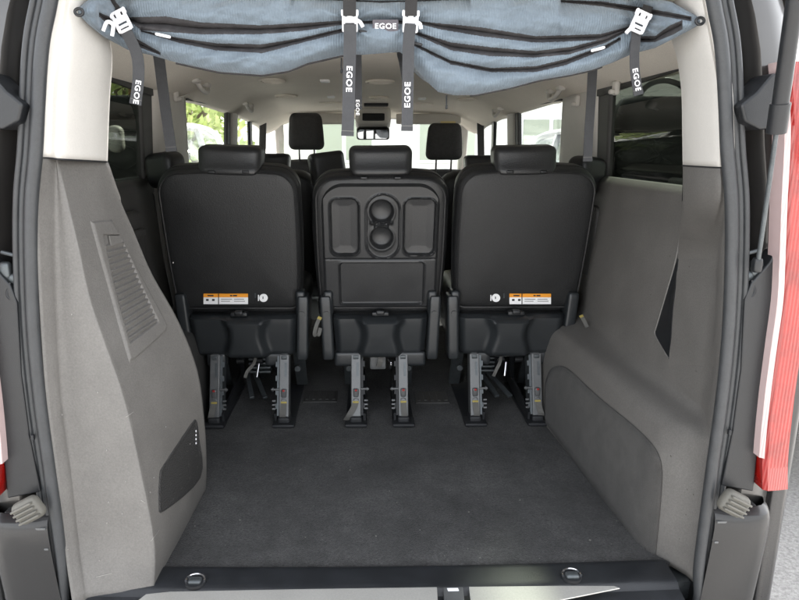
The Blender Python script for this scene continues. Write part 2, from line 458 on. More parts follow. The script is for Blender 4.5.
    for (px, py, w) in ((722, 521, .026), (720, 541, .03)):
        c = at(px, py, 1.237); part(mirror_x(MB().box(c, (w, .012, .005)), s), 'bracket_edge', M['steel'], br, bevel=.001)
    c = at(722, 534, 1.237); part(mirror_x(MB().cyl(c, c+Vector((0, -.006, 0)), .004, 10), s), 'bolt', M['steel'], br)
    # strut ball joint in the jamb
    mb = MB()
    c = at(756, 268, 1.262); mb.rbox(c, (.024, .02, .035), .008, 3); mb.rbox(at(748, 276, 1.265), (.03, .02, .022), .008, 3)
    mb.cyl(at(748, 253, 1.262), at(760, 250, 1.262), .004, 8)
    bj = part(mirror_x(mb, s), 'ball_joint', [M['dsteel']], van)
    mb = MB(); mb.tube(catmull([at(752, 280, 1.25), at(755, 292, 1.245), at(748, 297, 1.25), at(745, 283, 1.26)], 5), .0025, 6)
    part(mirror_x(mb, s), 'wire', M['rubberd'], bj)
    if s > 0:
        a = at(757.5, 266, 1.22); b_ = at(777, 128, 1.16); c = b_+(b_-a)*1.6
        mb = MB().cyl(a, b_, .0042, 12)
        gs = part(mb, 'gas_strut', M['dsteel'], van, smooth=60)
        mb = MB().cyl(b_-(b_-a)*.03, b_+(b_-a)*.16, .0165, 18).cyl(b_+(b_-a)*.16, c, .0135, 18)
        part(mb, 'strut_tube', M['black'], gs, smooth=50)
        c2 = at(757, 265, 1.22); part(MB().rbox(c2, (.017, .017, .03), .006, 3), 'strut_end', M['black'], gs)

# ---- sides, roof and underbody that close the shell
for s in (1, -1):
    mb = MB().box((s*.905, 3.6, .87), (.05, 4.6, 1.06))
    part(mb, 'body_side', M['paint'], van, bevel=.02)
mb = MB()
rows = []
for Y in (1.33, 1.5, 2.0, 3.0, 4.0, 4.8, 5.2, 5.45):
    zr = itp([(1.33, 1.985), (4.8, 1.985), (5.2, 1.95), (5.45, 1.87)], Y)
    rows.append([(-.885, Y, zr-.17), (-.87, Y, zr-.08), (-.78, Y, zr-.02), (-.4, Y, zr), (0, Y, zr+.005), (.4, Y, zr), (.78, Y, zr-.02), (.87, Y, zr-.08), (.885, Y, zr-.17)])
part(MB().grid(rows), 'roof_panel', M['paint'], van, solid=.02, sub=1, ref=(0, 3, 5))
part(MB().box((0, 3.4, .545), (1.72, 4.2, .06)), 'underbody', M['dsteel'], van)
part(MB().box((0, 1.29, .42), (1.45, .07, .22)), 'rear_crossmember', M['paint'], van, bevel=.01)
mb = MB()
rows = [[(x, Y, z - .06*(x/.8)**2) for x in (-.84, -.6, -.3, 0, .3, .6, .84)] for Y, z in ((5.75, 1.28), (6.1, 1.2), (6.35, 1.05), (6.42, .8), (6.42, .35))]
part(MB().grid(rows), 'bonnet', M['paint'], van, solid=.02, sub=1, ref=(0, 7, 5))

# ---- load floor
fe_l, fe_r = onz(155, 585, FZ), onz(655, 567, FZ)
nx, ny = 60, 70
rows = []
for j in range(ny+1):
    Y = 1.335+(3.6-1.335)*(j/ny)
    rows.append([(-.74+1.5*i/nx, Y+ .003*math.sin(i*1.7)*(j == 0), FZ + .0015*math.sin(i*.9+j*.5)) for i in range(nx+1)])
lf = part(MB().grid(rows), 'load_floor', M['carpet'], van, solid=.012, ref=(0, 1, 3))
for (x0, x1, y0, y1) in ((303, 338, 391, 402), (416, 446, 392, 403)):
    a = onz(x0, y1, FZ+.004); b_ = onz(x1, y0, FZ+.004)
    mb = MB().box(((a.x+b_.x)/2, (a.y+b_.y)/2, FZ+.003), (abs(b_.x-a.x), abs(b_.y-a.y), .006))
    for k in range(5): mb.box((a.x+(b_.x-a.x)*(k+.5)/5, (a.y+b_.y)/2, FZ+.007), (.012, abs(b_.y-a.y)*.7, .004))
    part(mb, 'heel_pad', M['dgrey'], lf, bevel=.001)
mb = MB()
for (px, py) in ((389.5, 491), (376, 536), (468.8, 512), (313, 414.5), (457, 442), (480, 557.6), (300, 470), (420, 530), (520, 500), (240, 520), (350, 470), (590, 540)):
    p = onz(px, py, FZ+.004); k = random.uniform(.5, 1.2)
    mb.box(p, (.0035*k, .004*k, .002), Matrix.Rotation(random.random()*3, 3, 'Z'))
for k in range(45):
    p = onz(random.uniform(215, 620), random.uniform(430, 562), FZ+.003)
    mb.box(p, (random.uniform(.001, .0035), random.uniform(.001, .002), .001), Matrix.Rotation(random.random()*3, 3, 'Z'))
tag(mb.build('lint', mat('pale_lint', (.19, .185, .165), .9), lf), kind='stuff')

# ---- sill
pz = [(-.62, 0), (.645, 0)]
mb = MB()
rows = []
for Y, z in ((1.345, .598), (1.34, .606), (1.332, .608), (1.275, .605), (1.262, .602), (1.255, .59), (1.22, .585), (1.19, .575), (1.18, .54), (1.18, .46)):
    rows.append([(x, Y + .012*(x/.6)**2 - .012, z) for x in [-.67+.0672*i for i in range(21)]])
sill = part(mb.grid(rows), 'sill_trim', M['sill'], van, sub=1, smooth=50, ref=(0, 0, 2))
P = [(145, 594.5), (155, 592), (300, 589.5), (440, 587.2), (441, 613), (120, 613)]
def scuff(P):
    return [onz(x, y, .612) for x, y in P]
sp = part(MB().prism(scuff([(146, 594), (170, 591.5), (300, 589), (437, 587), (438.5, 614), (120, 614)]), (0, 0, -.003)), 'scuff_plate', M['scuff'], sill, bevel=.001)
part(MB().prism(scuff([(469, 586.6), (560, 585.6), (614, 585.8), (620, 588), (600, 592), (560, 600), (552, 614), (472, 614)]), (0, 0, -.003)), 'scuff_plate', M['scuff'], sill, bevel=.001)
lp = part(MB().prism(scuff([(443.5, 587), (463, 586.8), (466, 614), (445, 614)]), (0, 0, -.022)), 'latch_plate', M['steel'], sill, bevel=.002)
part(MB().prism([p+Vector((0, 0, .001)) for p in scuff([(447, 588.5), (458, 588.3), (459, 591), (448, 591.2)])], (0, 0, -.004)), 'latch_mark', M['white'], lp)
for (px, py) in ((195.5, 581), (571.5, 575.5)):
    c = onz(px, py, .609)
    mb = MB().cyl(c+Vector((0, 0, -.006)), c+Vector((0, 0, .0015)), .023, 28)
    td = part(mb, 'tie_down_ring', M['rubberd'], sill, smooth=40)
    mb = MB(); mb.tube([c+Vector((.021*math.cos(t), .017*math.sin(t), .003+.002*math.sin(t))) for t in [R(-10+200*i/18) for i in range(19)]], .0032, 8)
    part(mb, 'ring', M['chrome'], td)
    mb = MB().rbox(c+Vector((0, -.004, .003)), (.03, .02, .012), .006, 4)
    part(mb, 'ring_base', M['dsteel'], td)

# ---- left lower trim box (houses the air unit)
Sx = [(43, 157), (41, 200), (42.5, 250), (45, 300), (48, 350), (52, 400), (61, 470), (69, 540), (80, 598)]
Mx = [(55.5, 158), (56, 200), (57, 250), (59, 300), (62, 350), (66, 400), (75, 470), (83, 540), (92, 602)]
Rx = [(57.5, 158), (68, 203), (79, 250), (90, 300), (107, 350), (124, 400), (140, 470), (154, 545), (154, 590)]
Fx = [(107, 162), (119, 197), (134, 233), (152, 275), (178, 322), (197, 372), (204, 425), (206, 465), (205, 492)]
rows = []
for i in range(9):
    t = i/8
    S_ = at(Sx[i][0]-5, Sx[i][1], 1.25); R_ = at(*Rx[i], 1.305-.03*t); F_ = at(*Fx[i], 1.46+.23*t)
    if i == 8: F_ = onz(*Fx[i], FZ-.004); R_ = onz(153, 596, FZ-.02); S_ = onz(74, 610, FZ-.02)
    M1 = at(*Mx[i], 1.300-.02*t)
    if i == 8: M1 = onz(*Mx[i], FZ-.02)
    rows.append([S_, S_.lerp(M1, .5)+Vector((.002, .004, 0)), M1, M1.lerp(R_, .5)+Vector((0, -.002, 0)), M1.lerp(R_, .95), R_.lerp(F_, .015), R_.lerp(F_, .08), R_.lerp(F_, .5), R_.lerp(F_, .93), F_, F_+Vector((-.014, .02, 0)), F_+Vector((-.14, .06+.18*(1-t), 0))])
rows = [catmull(r_, 3) for r_ in rows]
cols = list(zip(*rows)); cols = [catmull(c, 4) for c in cols]; rows = [list(r_) for r_ in zip(*cols)]
mbl = MB().grid(rows)
ltrim = part(mbl, 'lower_trim', M['grey'], van, smooth=60, ref=(.3, .3, 1.2), solid=.004)
# ---- upper light pillar trims
def pillar_rows(sx, fx, yseal=1.245):
    rows = []
    for (x0, y0), (x1, y1) in zip(sx, fx):
        S_ = at(x0, y0, yseal); F_ = at(x1, y1, 1.46); sg = 1 if S_.x > 0 else -1
        M1 = S_.lerp(F_, .10)+Vector((0, .012, 0)); A_ = S_.lerp(F_, .32)+Vector((-sg*.012, -.03, 0)); B_ = S_.lerp(F_, .66)+Vector((-sg*.012, -.02, 0))
        rows.append([S_, M1, A_, B_, F_, F_+Vector((sg*.016, .02, 0)), F_+Vector((sg*.13, .25, 0))])
    rows = [catmull(r_, 4) for r_ in rows]; cols = [catmull(c, 4) for c in zip(*rows)]
    return [list(r_) for r_ in zip(*cols)]
for a_, b_ in (((38, 157.6), (107, 161.9)), ((733, 168), (683, 165.5))):
    r0 = pillar_rows([a_, (a_[0], a_[1]-20)], [b_, (b_[0], b_[1]-20)])[0]
    part(MB().tube(r0[:-6], .0017, 6), 'panel_gap', M['rubberd'], van)
part(MB().grid(pillar_rows([(38, 157.3), (39, 120), (41, 80), (47.5, 40), (53, 8), (62, -30), (85, -75)], [(107, 161.5), (108, 130), (109.5, 95), (112, 58), (108, 32), (104, 5), (112, -40)])), 'pillar_trim', M['beige'], van, smooth=60, ref=(.3, .3, 1.6), solid=.004)
part(MB().grid(pillar_rows([(733, 167.5), (732, 130), (730, 85), (723, 45), (717, 10), (708, -30), (690, -75)], [(683, 165), (682.5, 130), (681.5, 90), (677, 58), (671, 35), (668, 5), (660, -40)])), 'pillar_trim', M['beige'], van, smooth=60, ref=(-.3, .3, 1.6), solid=.004)
BL = mbl.bvh()
def proj(bvh, px, py, lift=.0):
    d = ray(px, py).normalized(); h = bvh.ray_cast(CAM, d)
    if h[0] is None: return at(px, py, 1.5), -d
    n = h[1] if h[1].dot(d) < 0 else -h[1]
    return h[0]+n*lift, n
def pp(bvh, L, lift): return [proj(bvh, x, y, lift)[0] for x, y in L]
# vent: frame rim, dark well, slats
fr = [(90.5, 224), (92, 221.5), (109, 220), (113, 222), (140, 273), (165, 320), (166.5, 328), (163, 334), (136, 358), (131, 360), (127, 356)]
def sdpoly(x, y, P):
    d = 1e9; ins = False; n = len(P)
    for i in range(n):
        (ax, ay), (bx_, by) = P[i], P[(i+1) % n]; ex, ey = bx_-ax, by-ay; wx, wy = x-ax, y-ay
        t = max(0, min(1, (wx*ex+wy*ey)/(ex*ex+ey*ey+1e-9))); d = min(d, math.hypot(wx-ex*t, wy-ey*t))
        if (ay > y) != (by > y) and x < ex*(y-ay)/(ey if ey else 1e-9)+ax: ins = not ins
    return d if ins else -d
def relief(bvh, box, step, poly, liftfn):
    x0, y0, x1, y1 = box; nx_, ny_ = int((x1-x0)/step), int((y1-y0)/step); V, F, ok = [], [], []
    for j in range(ny_+1):
        for i in range(nx_+1):
            x, y = x0+(x1-x0)*i/nx_, y0+(y1-y0)*j/ny_; sd_ = sdpoly(x, y, poly); ok.append(sd_ > -1.5)
            V.append(proj(bvh, x, y, liftfn(x, y, sd_))[0] if sd_ > -1.5 else CAM)
    for j in range(ny_):
        for i in range(nx_):
            q = [j*(nx_+1)+i, j*(nx_+1)+i+1, (j+1)*(nx_+1)+i+1, (j+1)*(nx_+1)+i]
            if all(ok[k] for k in q): F.append(q)
    used = sorted({k for f in F for k in f}); mp = {k: n for n, k in enumerate(used)}
    return MB().add([V[k] for k in used], [[mp[k] for k in f] for f in F])
frc = [(v.x, v.y) for v in catmull([(x, y, 0) for x, y in fr], 4, True)]
wellp = [(102, 235), (119, 235), (139, 284), (157, 322), (129, 343.5), (114, 290)]
mb = relief(BL, (87, 217, 169, 363), .8, frc, lambda x, y, d: -.002+.0065*sstep(-.9, 2.2, d)-.0075*sstep(-.4, .8, sdpoly(x, y, wellp)))
vent = part(mb, 'air_vent', M['grey'], ltrim, smooth=70, ref=CAM)
well = [(102, 235), (119, 235), (139, 284), (157, 322), (129, 343.5), (114, 290)]
mb = MB()
NS = 15
for k in range(NS+1):
    t = k/NS
    a = (104+24*t, 248+92*t); b_ = (123+33*t, 244+77*t)
    A, nA = proj(BL, *a, .0005); B, nB = proj(BL, *b_, .0005)
    d = (B-A).normalized(); w = nA.cross(d)
    mb.bar(A, B, .0105, .0045, side=(w+nA*.75*(1 if w.z > 0 else -1)))
a = proj(BL, 103.5, 236, .003)[0]; 
mb.prism(pp(BL, [(107, 236), (118, 236), (120, 243), (109, 246)], .002), proj(BL, 112, 240)[1]*.004)
part(mb, 'vent_slats', M['grey'], vent, bevel=.0008)
# net-covered recess near the floor: dark colour paints in its shade
pk = [(159.5, 476), (164, 465), (190, 426), (196, 421), (199, 440), (200, 478), (164, 511), (159, 505)]
pkc = [(v.x, v.y) for v in catmull([(x, y, 0) for x, y in pk], 4, True)]
mb = relief(BL, (156, 418, 203, 514), .8, pkc, lambda x, y, d: -.002+.005*sstep(-1.0, .6, d)-.003*sstep(.8, 2.0, d))
M['net'] = mat('grille_mesh_shade', (.03, .029, .028), .6, bump=('voronoi', 260, 1, .002))
lg = part(mb, 'side_grille_shade', M['net'], ltrim, smooth=70, ref=CAM)
mb = MB()
for k in range(4):
    p, n = proj(BL, 195, 431+4*k, .003); mb.box(p, (.002, .003, .005))
part(mb, 'marker_dots', M['lettering'], lg)

# ---- right side lining
def right_profile(Y):
    k = sstep(1.27, 1.42, Y)
    xf = itp([(1.27, .655), (1.33, .648), (1.42, .645), (2.13, .60), (2.4, .585)], Y)
    arch = sstep(1.28, 1.95, Y)
    prof = []
    for (z, x_wall, ) in ((.592, xf), (.65, xf+.002), (.72, xf+.004), (.79, xf+.008), (.815, xf+.011), (.85, xf+.016), (.89, xf+.024), (.915, xf+.032), (.934, xf+.048), (.944, xf+.072), (.952, xf+.10), (.968, max(xf+.115, .742)), (1.0, .756), (1.1, .764), (1.25, .774), (1.35, .783), (1.43, .79), (1.455, .80), (1.47, .83)):
        x_seal = seal_x(z, .004)
        if z > .83: x_wall = max(x_wall, min(xf+.2, x_wall))
        z2 = z
        x = x_seal*(1-k)+x_wall*k
        prof.append((x, z2))
    return prof
Ys = [1.245, 1.262, 1.30, 1.34, 1.38, 1.42, 1.47, 1.55, 1.65, 1.75, 1.85, 1.95, 2.02, 2.08, 2.13, 2.18, 2.25, 2.4]
def side_rows(s, Ys, dx=0):
    rows = []
    for Y in Ys:
        pr = right_profile(Y)
        rows.append([(s*(x+dx), Y, z) for x, z in pr])
    return rows
rows = side_rows(1, Ys)
cols = list(zip(*rows)); rows = [catmull(r_, 3) for r_ in rows]
mbr = MB().grid(rows)
rtrim = part(mbr, 'lower_trim', M['grey'], van, smooth=60, ref=(0, 1.2, 1.4), solid=.004)
BR = mbr.bvh()
rows = pillar_rows([(733, 200), (733, 168)], [(683, 200), (683.2, 165.6)])[::4]
rows = [rows[-1], rows[0]]
n_ = len(rows[0]); fr_s = [i/(n_-9) for i in range(n_-8)]
for (y, xs, xf_, L) in ((250, 732, 681, .008), (290, 730, 678, .006), (330, 727, 674, .004), (362, 722, 669.5, .002), (385, 719, 667, -.014), (410, 716, 664, -.02), (440, 712, 662, -.04)):
    row = [proj(BR, xs+(xf_-xs)*f, y, L)[0] for f in fr_s]
    e, n0 = proj(BR, xf_, y, L); row += [e-n0*(.03*(k+1)/8)+Vector((.02*(k+1)/8, 0, 0)) for k in range(8)]
    rows.append(row)
rows = [list(r_) for r_ in zip(*[catmull(c, 4) for c in zip(*rows)])]
part(MB().grid(rows), 'pillar_trim', M['grey'], van, 'dark lower section of the pillar trim', smooth=60, ref=(-.3, .3, 1.4))
mb = MB(); rq = random.Random(5)
for k in range(26):
    p, n = proj(BR, rq.uniform(590, 720), rq.uniform(215, 540), .0012); mb.box(p, (.0012, rq.uniform(.001, .004), rq.uniform(.001, .003)))
tag(mb.build('dust', M['buffer'], rtrim), kind='stuff')
mb = MB()
for k in range(22):
    p, n = proj(BL, rq.uniform(60, 195), rq.uniform(215, 580), .0012); mb.box(p, (.0016, rq.uniform(.001, .003), rq.uniform(.001, .003)))
for (a, b_) in (((151, 541), (159, 530)), ((141, 500), (144, 502)), ((126, 417), (133, 412)), ((96, 577), (112, 573))):
    mb.ribbon([proj(BL, a[0]+(b_[0]-a[0])*t, a[1]+(b_[1]-a[1])*t, .0008)[0] for t in (0, .3, .6, 1)], .0014, .0006, Vector((.3, 0, 1)))
tag(mb.build('dust', mat('pale_dust', (.26, .25, .235), .9), ltrim), kind='stuff')
# carpeted lower arch
cp_top = [(546, 383), (551, 370), (560, 366), (570, 370), (585, 384), (605, 402), (630, 422), (650, 441), (659, 454), (662.5, 468), (662, 490), (659.5, 520), (657, 545), (655, 566)]
tp_ = catmull([Vector((x, y, 0)) for x, y in cp_top], 4)
bt_ = [Vector((545+110*(i/(len(tp_)-1)), 421+147*(i/(len(tp_)-1)), 0)) for i in range(len(tp_))]
rows = []
for q in range(9):
    t = q/8
    rows.append([proj(BR, a.x*(1-t)+b_.x*t, a.y*(1-t)+b_.y*t, .0018)[0] for a, b_ in zip(tp_, bt_)])
part(MB().grid(rows), 'arch_carpet', M['acarpet'], rtrim, ref=CAM, solid=-.002)
# slot with its lip: flat black patch painted as the recess shade
slot = [(680.5, 238), (676, 262), (668, 290), (657, 327), (655.5, 333), (658, 340), (669, 358.5), (671, 340), (673, 310), (677, 275)]
mb = MB(); P = pp(BR, slot, .002); c = proj(BR, 667, 330, .002)[0]; n_ = len(P); mb.add(P+[c], [(i, (i+1) % n_, n_) for i in range(n_)])
sl = part(mb, 'pocket_shade', M['black'], rtrim, ref=CAM)
mb = MB(); mb.tube(catmull(pp(BR, slot[:7], .002), 5), .0028, 6)
part(mb, 'pocket_lip', M['grey'], sl)
mb = MB(); mb.tube(catmull(pp(BR, [(683.5, 170), (682.5, 200), (680.5, 238), (677, 275), (673, 310), (671, 340), (669, 359)], .0003), 4), .0014, 6)
part(mb, 'panel_gap', M['rubberd'], rtrim)
# armrest recess at the far end of the panel
mb = MB(); c = Vector((.772, 2.3, 1.30))
mb.rbox((.79, 2.42, 1.22), (.05, .34, .3), .03, 4)
part(mb, 'armrest', M['dgrey'], van)
# ---- left inner lining behind the trim box
Ys2 = [1.70, 1.8, 1.9, 2.0, 2.1, 2.2, 2.4]
rows = [catmull(r_, 2) for r_ in side_rows(-1, Ys2, .03)]
part(MB().grid(rows), 'side_lining', M['dgrey'], van, smooth=60, ref=(0, 1.2, 1.4), solid=.004)
mb = MB(); mb.rbox((-.80, 2.0, 1.24), (.05, .3, .26), .03, 4); mb.rbox((-.79, 2.02, 1.30), (.06, .2, .03), .012, 3)
part(mb, 'armrest', M['dgrey'], van)
# ---- forward linings below the windows
for s in (1, -1):
    rows = [[(s*x, Y, z) for x, z in ((.72, .6), (.76, .9), (.80, 1.2), (.81, 1.4), (.83, 1.425), (.87, 1.43))] for Y in (2.38, 3.0, 3.6, 4.2, 4.9, 5.6)]
    part(MB().grid(rows), 'side_lining', M['grey'], van, smooth=50, ref=(0, 3, 1.5), solid=.004)

# ---- headliner
def roofz(Y): return itp([(1.3, 1.88), (1.8, 1.885), (3.0, 1.885), (4.2, 1.865), (4.8, 1.83), (5.1, 1.78)], Y)
def linz(x, Y):
    a = abs(x); z = roofz(Y)
    return z-.03*(a/.8)**2 - .085*sstep(.58, .83, a)
rows = []
for j in range(40):
    Y = 1.36+(5.08-1.36)*j/39
    rows.append([(x, Y, linz(x, Y) - .006*math.exp(-((Y-3.0)/.05)**2) - .006*math.exp(-((Y-4.15)/.06)**2)) for x in [-.83+1.66*i/40 for i in range(41)]])
mbh = MB().grid(rows); hl = part(mbh, 'headliner', M['liner'], van, smooth=60, ref=(0, 2.5, 1), solid=.006)
BH = mbh.bvh()
def oncl(px, py): return proj(BH, px, py, 0)[0]
# oval air outlets, reading lamps, slots
for (px, py, w, l) in ((380, 81, .13, .05), (379, 97, .11, .045), (286, 95.5, .12, .05), (468, 99, .12, .05), (272, 80, .11, .06), (258, 79, .0, 0)):
    if not w: continue
    p = oncl(px, py)
    mb = MB(); mb.tube([p+Vector((w/2*math.cos(t), l*math.sin(t)*1.6, -.004)) for t in [2*math.pi*i/24 for i in range(24)]], .006, 8, True)
    for k in range(3): mb.box(p+Vector((0, (k-1)*l*.7, -.004)), (w*.8, .012, .006))
    part(mb, 'roof_vent', M['liner'], hl)
for (px, py) in ((325, 80), (331, 96), (422, 98)):
    p = oncl(px, py); mb = MB().rbox(p+Vector((0, 0, -.004)), (.045, .05, .014), .006, 3)
    part(mb, 'reading_lamp', M['lamp'], hl)
p = oncl(376, 104); part(MB().box(p+Vector((0, 0, -.004)), (.16, .1, .02)), 'roof_slot', M['rubberd'], hl, bevel=.004)
for (px, py, w) in ((330, 102, .14), (424, 103, .12)):
    p = oncl(px, py); part(MB().box(p+Vector((0, 0, -.003)), (w, .02, .012)), 'roof_rib', M['liner'], hl, bevel=.003)
# grab handles and hooks
for (px, py, L) in ((201, 82, .16), (248, 104, .16), (498, 109, .16), (556, 89, .15)):
    p, n = proj(BH, px, py, .004); s = 1 if px > 380 else -1
    a = p+Vector((0, -L/2, 0)); b_ = p+Vector((0, L/2, 0)); o_ = Vector((-s*.012, 0, -.03))
    mb = MB().tube(catmull([a, a+o_*.8+Vector((0, .02, 0)), p+o_*1.2, b_+o_*.8-Vector((0, .02, 0)), b_], 6), .0095, 10)
    mb.rbox(a, (.03, .05, .02), .008, 3); mb.rbox(b_, (.03, .05, .02), .008, 3)
    part(mb, 'grab_handle', M['beige'], hl)
for (px, py, X) in ((176, 96, -.785), (577, 101, .785), (616, 88, .78)):
    p = onx(px, py, X); s = 1 if px > 380 else -1
    mb = MB().rbox(p, (.02, .032, .045), .009, 4); mb.rbox(p+Vector((-s*.014, -.004, -.012)), (.02, .024, .016), .007, 3)
    part(mb, 'coat_hook', M['beige'], hl)
mb = MB().tube([onx(178, 98, -.78), onx(203, 89, -.76)], .0035, 6); part(mb, 'belt_guide_rod', M['beige'], hl)

# ---- side pillars and windows
ZT, ZB = 1.775, 1.425
def wallx(z): return .835-.09*(z-ZB)
def wallz_top(Y): return itp([(1.7, 1.79), (2.4, 1.765), (3.0, 1.785), (4.0, 1.79), (4.8, 1.76), (5.2, 1.7)], Y)
def panel(s, ya_b, ya_t, yb_b, yb_t, name, material, dx=0, bulge=.012):
    rows = []
    for i in range(7):
        t = i/6; a = ya_b+(ya_t-ya_b)*t; b_ = yb_b+(yb_t-yb_b)*t; row = []
        for j in range(7):
            u = j/6; Y = a+(b_-a)*u; z = ZB-.01+(wallz_top(Y)+.05-ZB)*t
            row.append((s*(wallx(z)-dx-bulge*math.sin(math.pi*u)), Y, z))
        rows.append(row)
    return part(MB().grid(rows), name, material, van, smooth=60, ref=(0, (ya_b+yb_b)/2, 1.5), solid=.02)
off = {1: .0, -1: .0}
for s in (1, -1):
    panel(s, 2.46, 2.42, 2.95, 2.84, 'rear_pillar_trim', M['beige'])
    panel(s, 2.36, 2.30, 2.47, 2.43, 'window_frame', M['dgrey'], dx=-.004, bulge=0)
    panel(s, 3.83, 3.78, 4.03, 3.97, 'door_pillar', M['beige'])
    panel(s, 3.76, 3.70, 3.835, 3.79, 'window_frame', M['dgrey'], dx=-.004, bulge=0)
    panel(s, 4.55, 4.38, 4.62, 4.46, 'window_frame', M['black'], dx=-.004, bulge=0)
    # slim dark header above each pane
    for (a, b_) in ((1.68, 2.42), (2.86, 3.78), (4.0, 4.6)):
        mb = MB(); n = 8
        P = [Vector((s*(wallx(wallz_top(Y))+.002), Y, wallz_top(Y)+.0)) for Y in [a+(b_-a)*i/n for i in range(n+1)]]
        mb.ribbon(P, .03, .012, Vector((0, 0, 1))); part(mb, 'window_header', M['dgrey'], van)
    for (a, b_, mt, nm) in ((1.66, 2.42, 'tint', 'quarter_window'), (2.88, 3.80, 'clear', 'side_window'), (3.98, 5.0, 'clear', 'door_window')):
        rows = []
        for t in (0, 1):
            rows.append([(s*(wallx(ZB+.36*t)+.018), a+(b_-a)*u/6, ZB-.01+(.36 if a < 3.9 else .36)*t) for u in range(7)])
        part(MB().grid(rows), nm, M[mt], van, solid=.004)
    # windscreen pillar
    a = Vector((s*.77, 5.62, 1.30)); b_ = Vector((s*.70, 5.0, 1.80))
    mb = MB().bar(a, b_, .07, .05); part(mb, 'windscreen_pillar', M['beige'], van, bevel=.015)
    a = Vector((s*.83, 4.95, 1.42)); b_ = Vector((s*.77, 4.72, 1.80))
    mb = MB().bar(a, b_, .05, .04); part(mb, 'quarterlight_post', M['dgrey'], van, bevel=.01)
# ---- front end: windscreen, visors, console, mirror, dashboard
rows = [[(x*k, Y + .12*(1-(x/.75)**2), z) for x in [-.76+.152*i for i in range(11)]] for Y, z, k in ((5.55, 1.30, 1), (5.26, 1.54, .97), (5.0, 1.80, .93))]
part(MB().grid(rows), 'windscreen', M['clear'], van, solid=.004, sub=1)
mb = MB().box((0, 5.07, 1.805), (1.5, .07, .05)); part(mb, 'windscreen_header', M['beige'], van, bevel=.02)
for (x0, x1, y0, y1) in ((291, 347, 113, 124.5), (396, 461, 113.5, 124.5)):
    a = at(x0, y1, 4.85); b_ = at(x1, y0, 4.85)
    mb = MB().rbox((a+b_)/2, (b_.x-a.x, .022, b_.z-a.z), .01, 4, Matrix.Rotation(R(-12), 3, 'X'))
    vz = part(mb, 'sun_visor', M['beige'], van)
    if x0 > 380:
        c = at(448, 122.3, 4.83); part(MB().box(c, (.11, .003, .016)), 'visor_sticker', mat('cream_sticker', (.75, .62, .3), .6), vz)
mb = MB(); c = at(373, 118.5, 4.72)
mb.rbox(c, (.25, .16, .12), .03, 5, Matrix.Rotation(R(-18), 3, 'X'))
oc = part(mb, 'overhead_console', M['beige'], van)
c = at(373.5, 117, 4.61); part(MB().rbox(c, (.155, .02, .05), .006, 3, Matrix.Rotation(R(-18), 3, 'X')), 'console_pocket', M['black'], oc)
mb = MB(); c = at(373, 133.5, 4.7)
mb.rbox(c, (.235, .04, .088), .025, 5); mb.cyl(c+Vector((0, .02, .03)), c+Vector((0, .12, .1)), .012); mb.box(c+Vector((0, .03, .055)), (.2, .06, .035))
mr = part(mb, 'rear_view_mirror', M['black'], van)
mb = MB().prism([Vector((c.x+x, c.y-.0215, c.z-.006+z)) for x, z in rrect(.215, .062, .02)], (0, .004, 0)); part(mb, 'mirror_glass', M['mirror'], mr)
mb = MB(); mb.rbox((0, 5.2, 1.1), (1.56, .55, .46), .09, 5); mb.rbox((-.4, 5.02, 1.29), (.42, .3, .1), .04, 4)
part(mb, 'dashboard', M['grey'], van)
mb = MB(); c = Vector((-.4, 4.86, 1.2)); mb.tube([c+Vector((.18*math.cos(t), .08*math.sin(t), .17*math.sin(t))) for t in [2*math.pi*i/32 for i in range(32)]], .014, 8, True); mb.rbox(c, (.36, .04, .06), .02, 3)
part(mb, 'steering_wheel', M['black'], van)
# padded black bolsters under the quarter windows
for (px, py, Y, s) in ((166, 170, 2.36, -1), (586, 174, 2.36, 1)):
    c = at(px, py, Y); rot = Matrix.Rotation(R(-s*-30), 3, 'Z') @ Matrix.Rotation(R(s*6), 3, 'Y')
    mb = MB().rbox(c, (.13, .10, .125), .032, 5, rot)
    part(mb, 'shoulder_bolster', M['hrleather'], van)

# ================================================================== third-row seats
def seat_outline(cx, hw_b, hw_t, zb, zt, rt_, rb_, slope, yb, crown=.006):
    P = []
    def pt(x, z): return Vector((cx+x, yb+(z-zb)*slope, z))
    for i in range(9):  # bottom right up
        t = R(-90+90*i/8); P.append(pt(hw_b-rb_+rb_*math.cos(t), zb+rb_+rb_*math.sin(t)))
    for k in range(1, 6):
        t = k/6; z = zb+rb_+(zt-rt_-zb-rb_)*t; P.append(pt(hw_b+(hw_t-hw_b)*t + .006*math.sin(math.pi*t), z))
    for i in range(11):
        t = R(90*i/10); P.append(pt(hw_t-rt_+rt_*math.cos(t), zt-rt_+rt_*math.sin(t)))
    for k in range(1, 8):
        u = 1-2*k/8; P.append(pt(u*(hw_t-rt_), zt+crown*(1-u*u)))
    for i in range(11):
        t = R(90+90*i/10); P.append(pt(-hw_t+rt_+rt_*math.cos(t), zt-rt_+rt_*math.sin(t)))
    for k in range(1, 6):
        t = 1-k/6; z = zb+rb_+(zt-rt_-zb-rb_)*t; P.append(pt(-(hw_b+(hw_t-hw_b)*t + .006*math.sin(math.pi*t)), z))
    for i in range(9):
        t = R(180+90*i/8); P.append(pt(-hw_b+rb_+rb_*math.cos(t), zb+rb_+rb_*math.sin(t)))
    return P
def headrest(mb, c, w, h, d, rot=None):
    def fn(q, hh):
        k = q.z/hh.z; q = q.copy(); q.x *= 1+.02*k; q.y += .01*(1-k*k)+.014*k+.008*(q.x/hh.x)**2; return q
    mb.rbox(c, (w, d, h), .024, 7, rot, fn=fn); return mb
ZSB, ZST, YSB, SL = 1.0, 1.497, 2.235, -.22
